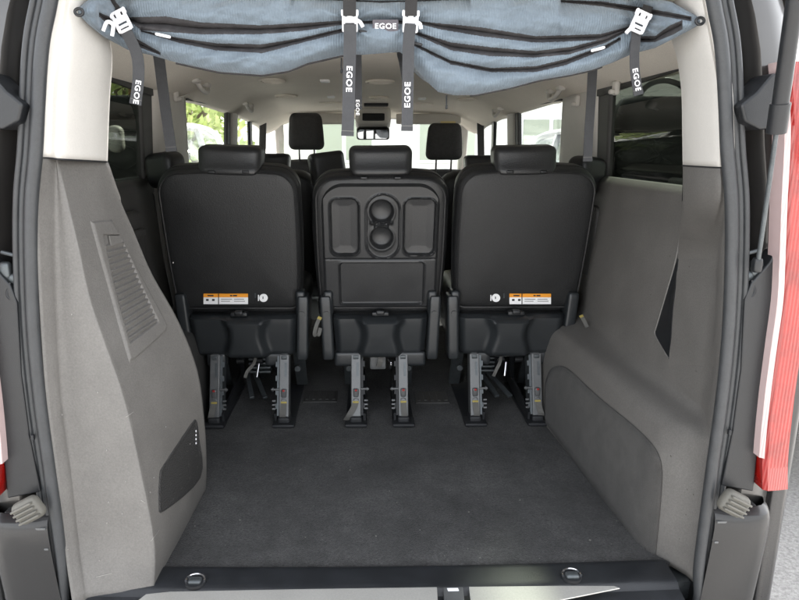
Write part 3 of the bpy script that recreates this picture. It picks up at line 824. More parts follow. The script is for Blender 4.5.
def pull_strap(path, parent, w=.012, name='pull_strap', tag_at=0):
    P = catmull(path, 5)
    o = part(MB().ribbon(P, w, .002, lambda t: Vector((1, 0, .3*t))), name, M['beltgrey'], parent)
    part(MB().ribbon(P[:3], w+.001, .0035, Vector((1, 0, 0))), 'tag', M['yellow'], o)
    return o
def rear_seat(cx, kind, label):
    root = thing('rear_seat', (cx, 2.2, FZ), label, 'seat', 'seats of the rear row')
    mid = kind == 'mid'; s = {'left': -1, 'right': 1, 'mid': 0}[kind]
    hb, ht = (.222, .233) if not mid else (.218, .226)
    zt = ZST if not mid else 1.478
    ol = seat_outline(cx, hb, ht, ZSB, zt, .075, .03, SL, YSB)
    nrm = Vector((0, -1, SL)).normalized()*1.0
    nrm = Vector((0, -1, SL*-1*-1)).normalized()
    nrm = Vector((0, -1, -.22)).normalized()
    mb = MB().pillow(ol, nrm, [(.02, -.12), (.0, -.10), (-.004, -.06), (0, -.02), (.006, -.007), (.016, -.002), (.026, .0005)]+([(1.16, .002), (1.19, -.07), (1.5, -.075), (1.8, -.075)] if mid else [(1.16, .003), (1.45, .007), (1.8, .009)]))
    bk = part(mb, 'backrest', M['leather'] if mid else M['backpanel'], root, smooth=60)
    # welt seam round the rear panel
    c = sum(ol, Vector())/len(ol)
    P = [p+(c-p).normalized()*.012+nrm*-.001 for p in ol]
    part(MB().tube(P, .0035, 6, True), 'piping', M['leather'], bk)
    P = [p+(c-p).normalized()*-.002+nrm*-.045 for p in ol]
    part(MB().tube(P, .003, 6, True), 'piping', M['leather'], bk)
    # headrest
    hc = Vector((cx + (.0 if mid else -s*.012), 2.165, 1.531 if not mid else 1.529))
    mb = headrest(MB(), hc, .208, .09, .092, Matrix.Rotation(R(6), 3, 'X') @ Matrix.Rotation(R({'left': 1.1, 'mid': -.5, 'right': -.8}[kind]), 3, 'Y') @ Matrix.Rotation(R({'left': -3, 'mid': 1, 'right': 2}[kind]), 3, 'Z'))
    h = part(mb, 'headrest', M['hrleather'], root, smooth=60)
    mb = MB()
    for x in (-.055, .055): mb.cyl(hc+Vector((x, -.005, -.03)), hc+Vector((x, -.005, -.09)), .007)
    part(mb, 'headrest_post', M['dsteel'], h)
    for x in (-.055, .055): part(MB().rbox(Vector((hc.x+x, 2.128, zt-.004)), (.024, .02, .010), .004, 3), 'post_sleeve', M['black'], h)
    # seat cushion beyond the back
    part(MB().rbox((cx, 2.5, 1.0), (.46, .46, .13), .05, 5), 'cushion', M['leather'], root)
    # moulded lower shield
    W = .190 if not mid else .168; zs0, zs1 = .838, .99
    bx = 0 if mid else -s*.012
    ox = 0 if mid else -s*.018
    rows = []; n = 48
    for j in range(15):
        v = j/14; z = zs1+(zs0-zs1)*v; row = []
        for i in range(n+1):
            x = -W+2*W*i/n
            wid = .058-.016*math.sin(math.pi*min(1, v*1.2)) + .035*max(0, .25-v)
            b_ = .034*(1-sstep(wid, wid+.032, abs(x-bx))) * sstep(-.02, .12, v)
            edge = .02*sstep(W-.02, W, abs(x)) + .02*sstep(.0, .08, .08-v) + .012*sstep(.93, 1, v)
            row.append((cx+ox+x*(1-.05*v), 2.2 - .012 - b_ + edge + .02*v, z))
        row = [(row[0][0], 2.26, z)]+row+[(row[-1][0], 2.26, z)]
        rows.append(row)
    rows = [[(p[0], 2.26, p[2]) for p in rows[0]]]+rows+[[(p[0], 2.28, p[2]) for p in rows[-1]]]
    sh = part(MB().grid(rows), 'base_shield', M['shield'], root, smooth=45, ref=CAM, solid=.003)
    if mid:
        for sg in (-1, 1): part(MB().rbox((cx+sg*.115, 2.225, .825), (.10, .05, .055), .01, 3), 'lower_lip', M['shield'], sh)
    else:
        for sg in (-1, 1): part(MB().rbox((cx+ox+sg*.105, 2.235, .822), (.07, .05, .05), .01, 3), 'lower_lip', M['shield'], sh)
    # catch tab in the gap under the back
    part(MB().rbox((cx+bx*.5, 2.205, .996), (.06, .03, .016), .005, 3).rbox((cx+bx*.5, 2.20, 1.002), (.03, .03, .016), .005, 3), 'catch', M['black'], root)
    # side brackets
    for sg in (-1, 1):
        outer = (sg == s)
        x = cx+ox+sg*(W+.022)
        if mid or not outer:
            mb = MB().rbox((x, 2.225, .945), (.042, .085, .235), .011, 4, Matrix.Rotation(R(sg*2), 3, 'Y')); mb.rbox((x-sg*.006, 2.222, 1.035), (.034, .06, .09), .011, 4); mb.cyl((x, 2.19, 1.0), (x, 2.178, 1.0), .010, 16)
        else:
            mb = MB().rbox((x, 2.235, .985), (.04, .075, .17), .011, 4, Matrix.Rotation(R(sg*4), 3, 'Y')); mb.rbox((x-sg*.03, 2.24, .90), (.06, .05, .05), .012, 3, Matrix.Rotation(R(sg*-22), 3, 'Y'))
        part(mb, 'side_bracket', M['shield'], root)
    # legs
    lx = {'left': (-.088, .160), 'right': (-.149, .076), 'mid': (-.088, .082)}[kind]
    for q, dx in enumerate(lx):
        x = cx+dx; top = Vector((x, 2.225, .838)); bot = Vector((x, 2.155, .625))
        mb = MB().bar(bot, top, .036, .05); mb.bar(top+Vector((0, .0, -.02)), top+Vector((0, .0, .035)), .024, .03)
        leg = part(mb, 'leg', M['steel'], root, bevel=.004)
        d = (top-bot).normalized(); nn = Vector((0, -1, 0)); nn = (nn-d*nn.dot(d)).normalized(); f0 = nn*.026
        sg = 1 if dx < cx*0+(lx[0]+lx[1])/2 else -1
        # dark flank channel with slots and bolts
        mb = MB().bar(bot+Vector((sg*.021, .012, 0)), top+Vector((sg*.021, .012, -.01)), .010, .06)
        for k in range(4): mb.bar(bot+d*(.03+.05*k)+Vector((sg*.028, -.005, 0)), bot+d*(.05+.05*k)+Vector((sg*.028, -.005, 0)), .008, .02)
        part(mb, 'leg_flank', M['dsteel'] if not mid else M['rubberd'], leg, bevel=.001)
        mb = MB()
        for k, dz in ((0, .036), (1, .05), (2, .064)): p = bot+d*dz+Vector((sg*.03, -.02, 0)); mb.cyl(p, p+Vector((sg*.012, 0, 0)), .004, 8)
        p = bot+d*.105+Vector((sg*.016, -.02, 0)); mb.cyl(p, p+Vector((sg*.03, 0, 0)), .0045, 10); mb.cyl(p+Vector((sg*.022, 0, 0)), p+Vector((sg*.026, 0, 0)), .008, 10)
        part(mb, 'bolts', M['steel'], leg)
        mb = MB().rbox(top+f0-d*.012, (.02, .006, .014), .002, 2); 
        mb.box(top+f0*1.02-d*.055+Vector((.006, 0, 0)), (.008, .002, .05), Matrix.Rotation(R(-17), 3, 'X'))
        part(mb, 'leg_slot', M['dsteel'], leg)
        # catch with red dot
        p = bot+d*.085+f0
        mb = MB().rbox(p, (.02, .012, .032), .005, 3); mb.tube([p+Vector((.009*math.cos(t), -.006, .008*math.sin(t)-.026)) for t in [2*math.pi*i/14 for i in range(14)]], .002, 6, True)
        lt = part(mb, 'latch', M['steel'], leg)
        part(MB().rbox(p+Vector((0, -.006, .012)), (.009, .006, .007), .002, 2), 'latch_mark', M['red'], lt)
        off_ = {('left', 0): -.012, ('left', 1): -.004, ('mid', 0): -.03, ('mid', 1): .004, ('right', 0): .006, ('right', 1): .014}[(kind, q)]
        pth = [p+Vector((0, -.006, -.03)), p+Vector((off_*.3, -.02, -.05)), p+Vector((off_*.8, -.026, -.075)), p+Vector((off_*1.2, -.014, -.098))]
        P = catmull(pth, 5); ps = part(MB().ribbon(P, .021, .0025), 'strap', M['beltgrey'], leg)
        part(MB().rbox(P[1], (.022, .006, .01), .002, 2), 'strap_tag', M['yellow'], leg)
        if not mid: part(MB().rbox(bot+Vector((sg*.014, -.026, -.015)), (.014, .01, .014), .003, 2), 'foot_marker', M['red'], leg)
        # foot and rail recess
        mb = MB().rbox(bot+Vector((0, -.002, -.008)), (.044, .06, .034), .008, 3); mb.box((x, 2.32, FZ+.006), (.075, .42, .010)); mb.bar(Vector((x+sg*.03, 2.14, FZ+.018)), Vector((x+sg*.03, 2.5, FZ+.06)), .01, .05); mb.rbox((x, 2.14, FZ+.008), (.08, .07, .016), .006, 2)
        part(mb, 'foot_rail', M['rubberd'], root, bevel=.002)
        # rear stay
        mb = MB().bar(Vector((x+sg*-.03, 2.5, FZ+.02)), Vector((x+sg*-.03, 2.36, .86)), .045, .012)
        mb.cyl(Vector((x-sg*.03, 2.36, .74)), Vector((x-sg*.03, 2.34, .74)), .012, 12)
        part(mb, 'stay', M['dsteel'], root, bevel=.002)
    # mechanism between the legs
    xm = cx+(lx[0]+lx[1])/2
    mb = MB().cyl((xm-.1, 2.33, .815), (xm+.1, 2.33, .815), .009, 12)
    for k in range(3): mb.rbox((xm-.05+.05*k, 2.30, .838), (.026, .012, .01), .004, 2)
    part(mb, 'cross_tube', M['dsteel'], root)
    if not mid:
        mb = MB()
        for k in range(5): mb.rbox((xm+.03*(-s)-.02, 2.36, .73+.017*k), (.085, .05, .012), .005, 3)
        mb.rbox((xm+.03*(-s)-.02, 2.38, .765), (.075, .05, .09), .008, 3)
        part(mb, 'damper_block', M['dsteel'], root)
        pull_strap([(xm+.005, 2.29, .83), (xm-.005*s, 2.26, .795), (xm-.02, 2.25, .765), (xm-.03, 2.25, .74)], root)
        mb = MB().bar((xm+.012, 2.25, .74), (xm+.02, 2.27, .79), .007, .006); part(mb, 'hook', M['chrome'], root, bevel=.002)
        for k in range(3):
            mb = MB().bar((xm-.07+.075*k, 2.42, .68), (xm-.055+.05*k, 2.30, .82), .016, .014); mb.cyl((xm-.075+.07*k, 2.33, .78), (xm-.045+.07*k, 2.33, .78), .014, 10); part(mb, 'link_bar', M['black'], root, bevel=.002)
        for k in range(2):
            mb = MB().bar((xm-.02-.03*k, 2.4, .70), (xm+.04-.05*k, 2.26, .655), .018, .01); part(mb, 'link_bar', M['dsteel'], root, bevel=.002)
    else:
        part(MB().rbox((xm-.005, 2.27, .805), (.06, .05, .07), .006, 3), 'damper_block', M['steel'], root)
        pull_strap([(xm+.005, 2.235, .835), (xm+.004, 2.225, .81), (xm-.004, 2.235, .785)], root, .018)
        mb = MB().tube(catmull([(xm+.035, 2.25, .81), (xm+.044, 2.24, .795), (xm+.04, 2.24, .775)], 4), .004, 6); part(mb, 'hook', M['chrome'], root)
    if s:
        xs = cx+s*(W+.035)
    sgx = s if s else -1
    xs = cx+sgx*(W+.05)
    if kind != 'left':
        pull_strap([(xs-.03, 2.15, 1.0), (xs-.02, 2.135, .98), (xs-.008, 2.135, .955), (xs-.002, 2.14, .935)] if s else [(xs+.006, 2.18, .99), (xs-.006, 2.165, .965), (xs-.014, 2.17, .93), (xs-.003, 2.18, .922), (xs+.006, 2.18, .95)], root, .013)
    # stickers / tray
    def onback(px, py, lift): 
        d = ray(px, py); p0 = Vector((cx, YSB, ZSB))+nrm*(.004+lift); t = (p0-CAM).dot(nrm)/d.dot(nrm); return CAM+d*t
    if not mid:
        (a0, a1, b0, b1) = (203.5, 218, 219, 248) if s < 0 else (509.5, 521.5, 522.5, 551)
        ys = (293.8, 304.2)
        mb = MB()
        for (x0, x1) in ((a0, a1), (b0, b1)):
            mb.prism([onback(x0, ys[0]+3.6, .003), onback(x1, ys[0]+3.6, .003), onback(x1, ys[1], .003), onback(x0, ys[1], .003)], nrm*-.002, 0)
            mb.prism([onback(x0, ys[0], .003), onback(x1, ys[0], .003), onback(x1, ys[0]+3.5, .003), onback(x0, ys[0]+3.5, .003)], nrm*-.002, 1)
        for (x0, w, y0, h) in ((a0+2.5, 2.6, 299, 2), (a0+8.5, 2.6, 299, 2), (b0+11, 2.2, 295, 1.3), (b0+14, 4, 295, 1.3), (a0+4, 6, 295, 1.3), (b0+2, 11, 299, .5), (b0+15, 10, 299, .5), (b0+2, 9, 301, .5), (b0+15, 11, 301, .5)):
            mb.prism([onback(x0, y0, .0036), onback(x0+w, y0, .0036), onback(x0+w, y0+h, .0036), onback(x0, y0+h, .0036)], nrm*-.001, 2)
        part(mb, 'warning_sticker', [M['paper'], M['orange'], M['ink']], bk)
        px = 263.5 if s < 0 else 496
        mb = MB().prism([onback(px+4.2*math.cos(t), 298+4.0*math.sin(t), .003) for t in [2*math.pi*i/24 for i in range(24)]], nrm*-.002)
        mb.prism([onback(px-5.6, 295, .003), onback(px-4.6, 295, .003), onback(px-4.6, 301, .003), onback(px-5.6, 301, .003)], nrm*-.002)
        mb.prism([onback(px-1, 296.6, .0036), onback(px, 296.6, .0036), onback(px, 299, .0036), onback(px-1, 299, .0036)], nrm*-.001, 1)
        x2 = px-9 if s < 0 else px+7.4
        mb.prism([onback(x2, 293.5, .003), onback(x2+1.3, 293.5, .003), onback(x2+1.3, 298, .003), onback(x2, 298, .003)], nrm*-.002, 1)
        part(mb, 'round_sticker', [M['paper'], M['dsteel']], bk)
    else:
        # hard plastic tray panel as a relief
        def loc(px, py):
            p = onback(px, py, 0); return p.x-cx, p.z
        pw = .198; zt2 = zt-.022; r_ = .075
        fl = loc(329.5, 197), loc(359.5, 254); fr_ = loc(404, 197), loc(434, 254)
        cu = loc(366, 193), loc(399, 257); tr = loc(339.5, 261), loc(423, 303)
        c1, c2 = loc(381.5, 211), loc(381.5, 237); rc = abs(loc(393.5, 211)[0]-c1[0])
        def bx_(q): return ((q[0][0]+q[1][0])/2, (q[0][1]+q[1][1])/2, abs(q[1][0]-q[0][0]), abs(q[1][1]-q[0][1]))
        zmid = loc(380, 258)[1]
        def h_(x, z):
            d = .012
            for q, rr in ((fl, .026), (fr_, .026)):
                c_ = bx_(q); sd = sdbox(x, z, *c_, rr)
                d += -.011*(1-sstep(-.005, .0, sd)) + .004*math.exp(-(sd/.003)**2) - .004*(sd < 0)*min(1, -sd/.03)
            sd = sdbox(x, z, *bx_(cu), .055); d += .004*math.exp(-(sd/.003)**2)-.004*(1-sstep(-.004, 0, sd))
            sd = sdbox(x, z, *bx_(tr), .012); d += .003*math.exp(-(sd/.003)**2)-.006*(1-sstep(-.0035, 0, sd))
            if z < zmid: d -= .004
            d -= .004*math.exp(-((z-zmid)/.0022)**2)
            s1 = math.hypot(x-c1[0], z-c1[1])-rc; s2 = math.hypot(x-c2[0], z-c2[1])-rc*.97
            sw = sdbox(x, z, c1[0], (c1[1]+c2[1])/2, rc*1.25, abs(c1[1]-c2[1]), .008)
            d -= .019*(1-sstep(-.006, .001, min(s1, s2))) + .011*max(0, 1-(1+min(s1, s2)/rc)**2)*(min(s1, s2) < 0) - .003*math.exp(-((min(s1, s2)-.004)/.0045)**2) + .016*(1-sstep(-.006, .001, sw))*sstep(-.004, .006, min(s1, s2))
            # little finger pads
            for zz in (c1[1]-.03,):
                for sg in (-1, 1):
                    d += .01*math.exp(-(((x-c1[0]-sg*rc*.8)**2+(z-zz+.006)**2)/.0055**2)/1.0)
            return d
        rows = []; NX, NZ = 150, 170
        for j in range(NZ+1):
            row = []
            for i in range(NX+1):
                x = -pw+2*pw*i/NX
                ax = abs(x)-(pw-r_); ztop = zt2 if ax <= 0 else zt2-r_+math.sqrt(max(0, r_*r_-ax*ax))
                zlo = ZSB+.012+.03*sstep(pw-.035, pw-.015, abs(x)) if True else 0
                z = ztop+(zlo-ztop)*j/NZ
                e = min(1, min(i, NX-i)/3, min(j, NZ-j)/3)
                p = Vector((cx+x, YSB+(z-ZSB)*SL, z))+nrm*(h_(x, z)*e+.003)
                row.append(p)
            rows.append(row)
        part(MB().grid(rows), 'tray_panel', M['tray'], root, smooth=50, ref=CAM)
    return root
ZY = 2.12
xl = at(231.5, 240, 2.17).x; xr = at(523.5, 240, 2.17).x; xm = at(380.5, 240, 2.17).x
rear_seat(xl, 'left', 'black rear seat beside the slatted air vent panel, round sticker right of warning sticker')
rear_seat(xm, 'mid', 'black rear seat with moulded cup holder tray in its back, between two plain-backed seats')
rear_seat(xr, 'right', 'black rear seat beside the carpeted wheel arch, round sticker left of warning sticker')

# ================================================================== second row and front seats
def row_seat(name, cx, Y, zt, hw, label, group, hr, hr_rot=None, hz=0, hoff=0, post=.0, cat='seat', mtl='leather', rtop=.09):
    root = thing(name, (cx, Y, FZ), label, cat, group)
    ol = seat_outline(cx, hw*.92, hw, .95, zt, rtop, .04, -.18, Y+.06)
    nrm = Vector((0, -1, -.18)).normalized()
    bk = part(MB().pillow(ol, nrm, [(.03, -.13), (0, -.10), (-.004, -.05), (.004, -.012), (.018, 0), (1.2, .006), (1.5, .012)]), 'backrest', M[mtl], root, smooth=60)
    c = sum(ol, Vector())/len(ol)
    part(MB().tube([p+(c-p).normalized()*.008+nrm*-.012 for p in ol], .0035, 6, True), 'piping', M['hrleather'], bk)
    w, h, d = hr
    hc = Vector((cx+hoff, Y-.03, zt+hz+h/2))
    if name == 'front_seat':
        def fn(q, hh):
            k = q.z/hh.z; q = q.copy(); q.x *= .93-.09*k if k > 0 else .93-.05*k; q.y += -.015*k; return q
        mb = MB().rbox(hc, hr_size(hr), .042, 6, hr_rot, fn=fn)
    else: mb = headrest(MB(), hc, w, h, d, hr_rot)
    ho = part(mb, 'headrest', M[mtl if mtl != 'leather' else 'hrleather'], root, smooth=60)
    mb = MB()
    for x in (-.05, .05): mb.cyl(hc+Vector((x, 0, -h*.4)), Vector((hc.x+x, Y, zt-.02)), .0065, 10)
    part(mb, 'headrest_post', M['chrome'], ho)
    part(MB().rbox((cx, Y+.3, .98), (hw*1.9, .48, .14), .05, 4), 'cushion', M[mtl], root)
    part(MB().rbox((cx, Y+.3, .76), (hw*1.4, .36, .31), .03, 3), 'pedestal', M['black'], root)
    return root
def hr_size(hr): return (hr[0], hr[2], hr[1])
G2 = 'seats of the second row'
row_seat('middle_row_seat', at(262, 165, 3.0).x, 3.0, 1.452, .245, 'black second-row seat with its low headrest behind the rear seat beside the vent panel', G2, (.26, .092, .10))
row_seat('middle_row_seat', at(337, 180, 2.95).x+.08, 2.95, 1.38, .20, 'black second-row seat with a tilted glossy headrest, behind the tray-backed rear seat', G2, (.155, .16, .09), Matrix.Rotation(R(-7), 3, 'Y') @ Matrix.Rotation(R(18), 3, 'Z'), hz=.012, hoff=-.115)
row_seat('middle_row_seat', at(492, 165, 3.0).x, 3.0, 1.446, .245, 'black second-row seat with its low headrest behind the rear seat beside the wheel arch', G2, (.26, .09, .10))
M['frontcloth'] = mat('charcoal_seat_cloth', (.055, .053, .053), .85, bump=('noise', 500, .4, .001), var=(60, .15), spec=.2)
row_seat('front_seat', at(306.5, 130, 4.4).x, 4.4, 1.47, .25, 'charcoal front seat with a tall headrest, standing before the steering wheel', 'front seats', (.245, .235, .1), hz=.085, mtl='frontcloth')
row_seat('front_seat', at(444, 130, 4.35).x, 4.35, 1.405, .25, 'charcoal front passenger seat, tall headrest raised on bare posts', 'front seats', (.25, .235, .1), hz=.085, mtl='frontcloth')

# ================================================================== storage hammock under the roof
HY = 1.44
bag = thing('storage_hammock', (0, HY, 1.78), 'pale blue mesh storage hammock with dark bands hung across the load bay roof', 'storage hammock')
T = [(78, 8), (88, 0), (110, -14), (605, -14), (640, -6), (672, 2), (702, 19)]
B = [(78, 14), (90, 26), (104, 37), (128, 50), (150, 55), (178, 63), (220, 72), (262, 75), (288, 71), (308, 63), (330, 58), (348, 54), (362, 55), (380, 53.5), (400, 52), (409, 60), (424, 79), (438, 92), (455, 95.5), (475, 95), (510, 88), (540, 80), (570, 75), (592, 70), (612, 63), (632, 54), (655, 48), (675, 38), (690, 30), (702, 23)]
BANDS = [
 ([(126, 17), (165, 16), (200, 22), (260, 25), (300, 23), (347, 20)], [(126, 18), (140, 30), (200, 34), (260, 34), (300, 31), (347, 24)]),
 ([(140, 30), (175, 37), (215, 43), (262, 44), (300, 38), (347, 27)], [(140, 31), (180, 43), (215, 50), (262, 53), (300, 43), (347, 31)]),
 ([(413, 20), (440, 23), (480, 27), (535, 36), (600, 34), (630, 26)], [(413, 22), (440, 29), (480, 36), (535, 42.5), (600, 40), (630, 29)]),
 ([(413, 30), (450, 42), (490, 47), (535, 51), (570, 47), (605, 38), (627, 29)], [(413, 33), (450, 50), (490, 56), (535, 57.5), (570, 54), (605, 43), (627, 31)]),
 ([(413, 42), (450, 60), (490, 68), (535, 66), (565, 59), (605, 45), (620, 37)], [(413, 45), (450, 64), (490, 72), (535, 72), (565, 65), (605, 49), (620, 40)]),
 ([(290, -3), (380, 1), (470, -2)], [(290, -2), (380, 2.6), (470, -1)]),
 ([(348, 21), (412, 20)], [(348, 24), (412, 23.5)]),
 ([(98, 12), (112, 18), (128, 34), (160, 52)], [(98, 16), (112, 28), (128, 43), (160, 55)]),
 ([(560, 0), (600, 1), (640, 7), (690, 16)], [(560, 2), (600, 6), (640, 12.5), (690, 21)]),
 ([(640, 36), (655, 36), (668, 26), (681, 20)], [(640, 42), (655, 42), (672, 35), (686, 27)]),
]
def bands_at(x):
    L = []
    for a, b_ in BANDS:
        if a[0][0] <= x <= a[-1][0]:
            L.append((itp(a, x), itp(b_, x)))
    return sorted(L)
cols = []; flags = []
NXB, NV = 416, 210
for i in range(NXB+1):
    x = 78+(702-78)*i/NXB
    t, b_ = itp(T, x), itp(B, x); bs = bands_at(x)
    cuts = [t]+[(q0+q1)/2 for q0, q1 in bs if t < (q0+q1)/2 < b_-2]+[b_]
    col = []; fl = []
    for j in range(NV+1):
        y = t+(b_-t)*j/NV
        for a, c_ in zip(cuts, cuts[1:]):
            if a <= y <= c_+1e-6: break
        s_ = (y-a)/max(.5, c_-a); h = c_-a
        bul = (math.sin(math.pi*min(1, max(0, s_)))**.6)*min(.04, .0011*h+.004)
        tail = sstep(.0, .2, (i/NXB)) * sstep(0, .2, 1-i/NXB)
        wr = .002*math.sin(x*.05+y*.25)+.0015*math.sin(x*.09-y*.2)+.0006*math.sin(x*.3+y*.5)
        vv = (y-t)/max(1, b_-t)
        for xs in (121, 350, 410, 638):
            dd = (x-xs)/11; wr -= .012*math.exp(-dd*dd)*sstep(0, .3, vv+.1)
            rr = math.hypot(x-xs, (y-22)*1.3); wr += .0035*math.sin(math.atan2(y-22, x-xs)*11)*math.exp(-(rr/38)**2)*sstep(3, 14, rr)
        wr += .0022*math.sin(x*.16+3*math.sin(y*.11)+y*.22)*math.sin(x*.031+1)+.0016*abs(math.sin(x*.07-y*.3+2*math.sin(x*.02)))
        Y = HY - .13*sstep(640, 690, x) - .13*sstep(0, 45, 125-x) - bul - wr - .02*math.sin(math.pi*min(1, vv*.9))*tail
        col.append(at(x, y, Y)); fl.append(any(q0 <= y <= q1 for q0, q1 in bs))
    p = col[-1]
    for k, (dy, dz) in enumerate(((.02, .004), (.06, .012), (.16, .03), (.35, .055), (.6, .08))):
        q = p+Vector((0, dy, dz)); q.z = max(q.z, p.z + dy*.16); q.z = min(q.z, 1.865-.03*(q.x/.8)**2 - .04*sstep(.55, .8, abs(q.x)))
        q.x *= 1-.0*k; col.append(q); fl.append(False)
    cols.append(col); flags.append(fl)
mb = MB().grid(cols, lambda i, j: 1 if flags[i][j] else 0)
mesh_part = part(mb, 'mesh_panel', [M['blue'], M['band']], bag, smooth=70, ref=CAM, solid=.002)
BB = mb.bvh()
# dark hem under each lobe
hem = [(x, itp(B, x)) for x in range(176, 345, 6)]
mb = MB().tube([at(x, y+.6, HY+.005) for x, y in hem], .0025, 6); part(mb, 'hem', M['band'], bag)
hem = [(x, itp(B, x)) for x in range(470, 604, 6)]
mb = MB().tube([at(x, y+.4, HY+.006) for x, y in hem], .0022, 6); part(mb, 'hem', M['band'], bag)
# label patch
c = at(385.5, 26.5, 1.388); sx = .0023
mb = MB().prism([c+Vector((x, 0, z)) for x, z in rrect(.052, .026, .002)], (0, .004, 0))
lp = part(mb, 'label_patch', M['patch'], bag)
mb = MB(); text(mb, 'EGOE', c+Vector((0, -.001, 0)), (1, 0, 0), (0, 0, 1), .0145, wide=1.1); part(mb, 'lettering', M['lettering'], lp, recalc=False)
# hanging straps
def buckle(c, tilt, parent):
    rot = Matrix.Rotation(R(tilt), 3, 'Y')
    mb = MB()
    W, H = .030, .040
    for sg in (-1, 1): mb.rbox(Vector(c)+rot@Vector((sg*.0125, 0, 0)), (.0065, .008, H), .0025, 3, rot)
    for z in (-.0185, -.010, .003, .0185): mb.rbox(Vector(c)+rot@Vector((0, 0, z)), (W-.004, .008, .0055 if z != .003 else .012), .0025, 3, rot)
    mb.rbox(Vector(c)+rot@Vector((0, -.002, .009)), (.011, .009, .018), .003, 3, rot)
    for sg in (-1, 1): mb.rbox(Vector(c)+rot@Vector((sg*.0145, .0, .016)), (.006, .008, .012), .0025, 3, rot)
    return part(mb, 'buckle', M['white'], parent)
def strap(top, path, w, txt_at=None, bk=None, tilt=0, txt_dir=-1, mtl='strap', end=True, Y0=1.385, tsize=.0165):
    pts = catmull([at(x, y, Y) for x, y, Y in path], 6)
    o = part(MB().ribbon(pts, w, .0022), 'strap', M[mtl], bag)
    if top: part(MB().ribbon(catmull([at(x, y, Y) for x, y, Y in top], 4), w*1.02, .0025), 'strap_anchor', M['dstrap'], o)
    if end:
        e = pts[-1]; d = (pts[-1]-pts[-2]).normalized(); xx = Vector((1, 0, 0)); xx = (xx-d*xx.dot(d)).normalized()
        part(MB().ribbon([e-d*.010, e-d*.0085], w, .003), 'strap_stitch', M['beltgrey'], o)
        part(MB().ribbon([e-d*.008, e+d*.001], w*1.03, .0042), 'strap_end', M[mtl], o)
    if txt_at is not None:
        k = min(range(len(pts)-1), key=lambda q: abs((pts[q]-at(*txt_at, pts[q].y)).length)); p = at(*txt_at, pts[k].y)
        d = (pts[k+1]-pts[max(0, k-1)]).normalized(); xd = d if txt_dir < 0 else -d
        side = Vector((1, 0, 0)); side = (side-d*side.dot(d)).normalized(); yd = side if txt_dir < 0 else -side
        n = xd.cross(yd); 
        base = min(pts, key=lambda q: abs(q.z-p.z)); p = Vector((base.x, base.y, p.z))
        mb = MB(); text(mb, 'EGOE', p+n*.0016, xd, yd, tsize, wide=1.12)
        part(mb, 'lettering', M['lettering'], o, recalc=False)
    if bk: buckle(at(*bk, Y0-.006), tilt, o)
    return o
strap([(106, -4, 1.36), (112, 6, 1.385), (119, 16, 1.382)], [(122, 26, 1.382), (129, 37, 1.38), (136, 52, 1.385), (138.5, 66, 1.39), (138, 84, 1.39), (135.5, 104, 1.39)], .0235, (136.5, 92), (121.5, 21), -24, tsize=.0155)
strap([(349.5, -4, 1.375), (349.5, 8, 1.372), (349.5, 16, 1.372)], [(350, 24, 1.37), (350, 45, 1.37), (349, 78, 1.372), (348.5, 105, 1.372), (347.5, 135.5, 1.372)], .0255, (348.3, 79), (349.8, 21.5), 0)
strap([(411.5, -4, 1.375), (411, 8, 1.372), (411, 16, 1.372)], [(410.5, 24, 1.37), (408.5, 45, 1.37), (408, 78, 1.372), (407.5, 105, 1.372), (407, 130.5, 1.372)], .0235, (407.2, 95), (410.5, 22), 2, txt_dir=1)
strap([(648, 6, 1.40), (645, 14, 1.392), (641, 20, 1.388)], [(637, 28, 1.386), (635.5, 40, 1.386), (634.5, 55, 1.388), (635, 72, 1.39), (638.5, 94.5, 1.39)], .0195, (636, 80), (640, 22), 22, tsize=.0155)
# rear straps running behind the bag
strap(None, [(156, 40, 1.62), (159, 58, 1.62), (163, 90, 1.63), (167, 120, 1.64), (171.5, 151, 1.64)], .026)
strap(None, [(357, 40, 1.62), (357, 58, 1.62), (357.5, 85, 1.62), (357.5, 109, 1.62)], .022, (357.3, 107.5), tsize=.012)
strap(None, [(405, 40, 1.62), (402, 52, 1.62), (404, 62, 1.61), (407, 80, 1.60)], .024, end=False)
strap(None, [(594, 55, 1.62), (592.5, 72, 1.62), (591, 100, 1.63), (589, 130, 1.64), (587.5, 161, 1.64)], .0225)
# white hooks beside the buckles, zip pullers
for L in ([(103, 31), (107, 22), (113, 25), (112, 36)], [(356, 20), (360, 22), (363, 27)], [(416, 22), (420, 24), (421, 29)], [(626, 33), (630, 29), (634, 27)]):
    mb = MB().tube(catmull([at(x, y, 1.38 if x > 110 and L[0][0] > 110 else 1.345) for x, y in L], 5), .0038, 8); part(mb, 'hook', M['white'], bag)
for (x, y, w, mt_) in ((163, 35.5, 15, 'white'), (418, 44, 9, 'rubberd'), (363, 31.5, 8, 'rubberd'), (598, 49, 14, 'white')):
    mb = MB().rbox(at(x, y, 1.385), (w*.0021, .006, .006), .0025, 3, Matrix.Rotation(R(12 if x < 500 else -14), 3, 'Y')); part(mb, 'zip_puller', M[mt_], bag)
for (x, y0, y1) in ((446.5, 95, 107), (341.5, 58, 71)):
    mb = MB().tube([at(x, y0, 1.46), at(x, y1, 1.46)], .0018, 6).rbox(at(x, y1, 1.46), (.005, .005, .01), .002, 2); part(mb, 'cord', M['rubberd'], bag)
# end toggles on pillar hooks
for (x, y) in ((700, 21), (79, 12)):
    c = at(x, y, 1.275); mb = MB().tube([c+Vector((.0075*math.cos(t), 0, .006*math.sin(t))) for t in [2*math.pi*i/16 for i in range(16)]], .0028, 8, True)
    part(mb, 'end_loop', M['black'], bag)

